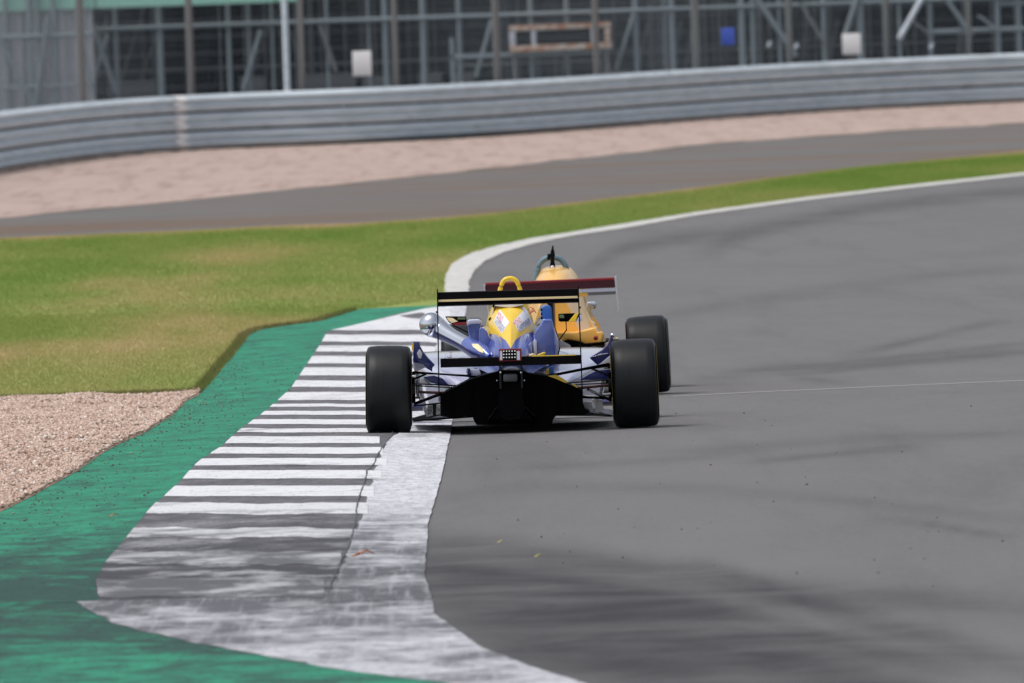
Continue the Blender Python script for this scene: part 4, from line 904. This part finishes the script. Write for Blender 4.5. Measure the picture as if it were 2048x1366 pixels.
for y,half in ((1.5,[(.34,.30),(.33,.38),(.28,.47),(.235,.58),(.20,.70),(.165,.80),(.11,.885),(.05,.91),(0,.915)]),
               (1.05,[(.34,.28),(.32,.37),(.27,.46),(.225,.57),(.19,.69),(.15,.79),(.10,.865),(.05,.89),(0,.895)]),
               (.7,[(.30,.28),(.29,.36),(.24,.44),(.195,.54),(.16,.64),(.125,.74),(.08,.81),(.04,.835),(0,.84)]),
               (.3,[(.24,.28),(.23,.34),(.20,.40),(.16,.48),(.13,.56),(.10,.64),(.06,.70),(.03,.72),(0,.725)])):
    g.append([(x,y,z) for x,z in mirror_profile(half)])
cv2=loft('engine_cover', g, 'yellow2', Q, 30, 60)
g=[]
for y,zt in ((-.1,.30),(.6,.34),(1.8,.38)): g.append([(x*.52,y,.06+(zt-.06)*z) for x,z in ((-1,0),(-1,.7),(-.8,.95),(-.4,1),(0,1),(.4,1),(.8,.95),(1,.7),(1,0))])
loft('sidepods', g, 'carbon', Q, 8, 24)
def plate2(name, pts, y0_, y1_, m_, bev=.006): 
    o = prism_y(name, PP(pts,y0_), y0_, y1_, m_, Q); bm=bmesh.new(); bm.from_mesh(o.data)
    bmesh.ops.bevel(bm, geom=bm.edges[:], offset=bev, segments=3, affect='EDGES', profile=.6, clamp_overlap=True); bm.to_mesh(o.data); bm.free()
    o.data.polygons.foreach_set('use_smooth',[True]*len(o.data.polygons)); return o
plate2('rear_bodywork', [(1110,666),(1150,664),(1190,655),(1200,672),(1204,692),(1180,694),(1160,684),(1135,680),(1122,684),(1112,690)], .1,.9,'yellow2',.015)
plate2('engine_bay', [(1124,684),(1136,679),(1160,683),(1182,693),(1182,720),(1118,720)], .06,.3,'carbon',.004)
plate2('white_fairing', [(1112,676),(1140,690),(1150,712),(1112,712)], .05,.3,'silver',.004)
plate2('cover_ear', [(1193,665),(1203,663.5),(1207,669),(1204,680),(1203,692),(1196,690)], .0,.3,'yellow2',.008)
bm=bmesh.new(); bmesh.ops.create_icosphere(bm,subdivisions=3,radius=.016,matrix=Matrix.Translation(L(1191.5,676,-.02))); bm_obj('red_cap',bm,'red',Q,True)
plate2('cover_edge_highlight', [(1160,600),(1171,620),(1180,640),(1188,646),(1193,668),(1188,672),(1180,655),(1170,632)], .9,1.3,'cream',.006)  # paler highlight along the cover's edge, put in as a cream plate
tube('roll_hoop', [L(*p,1.3) for p in crom([(1070,560),(1075,543),(1079,529),(1090,518),(1105,515.5),(1120,518),(1130,530),(1135,543),(1141,556)],36)], .020,'hoopg',Q,n=14)
cm=plate2('camera_post', [(1099,537),(1102,516),(1100,510),(1102,500),(1108,500),(1110,511),(1108,518),(1111,537)], 1.2,1.25,'black',.003)
tube('camera_post_tip',[L(1105,502,1.22),L(1106,491,1.22)],[.011,.004],'black',Q); plate2('camera', [(1094,517),(1095,508),(1099,507),(1101,512),(1100,520),(1096,520)], 1.2,1.28,'black',.003)
bm=bmesh.new(); bmesh.ops.create_icosphere(bm,subdivisions=3,radius=.015,matrix=Matrix.Translation(L(1105,535,1.15))); bm_obj('hoop_boss',bm,'silver',Q,True)
mm=plate2('mirror',[(1174,604),(1190,602.5),(1193,606),(1192,616),(1188,618),(1176,618)],1.5,1.62,'chrome',.008); plate2('mirror_mount',[(1168,604),(1173,606),(1176,618),(1172,622),(1169,618)],1.5,1.6,'carbon',.003)
for s_ in (-1,1):
    tube('hub',[(s_*.2,0,.27),(s_*.6,0,.27)],.025,'carbon2',Q); tube('suspension_arm',[(s_*.2,-.02,.36),(s_*.56,0,.38)],.012,'carbon',Q); tube('suspension_arm',[(s_*.2,.2,.16),(s_*.56,0,.17)],.012,'carbon',Q)
    for z_,yo in ((.33,-.12),(.17,.15)): tube('suspension_arm',[(s_*.58,2.7,z_),(s_*.16,2.7+yo,z_-.02)],.010,'carbon',Q,flat=.6)
tube('suspension_arm',[L(1205,700,.0),L(1256,697,.0)],.012,'carbon',Q); tube('exhaust_pipe',[L(1203,690,.1),L(1222,690,-.1)],.02,'alu',Q,n=12)
g=[]
for y,wd,zt,zb_ in ((1.3,.32,.60,.06),(1.9,.30,.56,.06),(2.4,.24,.50,.08),(2.8,.17,.43,.14),(3.4,.10,.32,.18)):
    g.append([(x*wd,y,zb_+(zt-zb_)*z) for x,z in ((-.8,0),(-1,.4),(-.9,.8),(-.5,1),(0,1.03),(.5,1),(.9,.8),(1,.4),(.8,0),(0,-.02))])
loft('monocoque', g, 'yellow2', Q, 16, 30)
prism_x('front_wing',[(3.15,.10),(3.17,.13),(3.4,.09),(3.45,.075),(3.3,.07)],-.72,.72,'yellow2',Q)
S.cycles.use_denoising = True
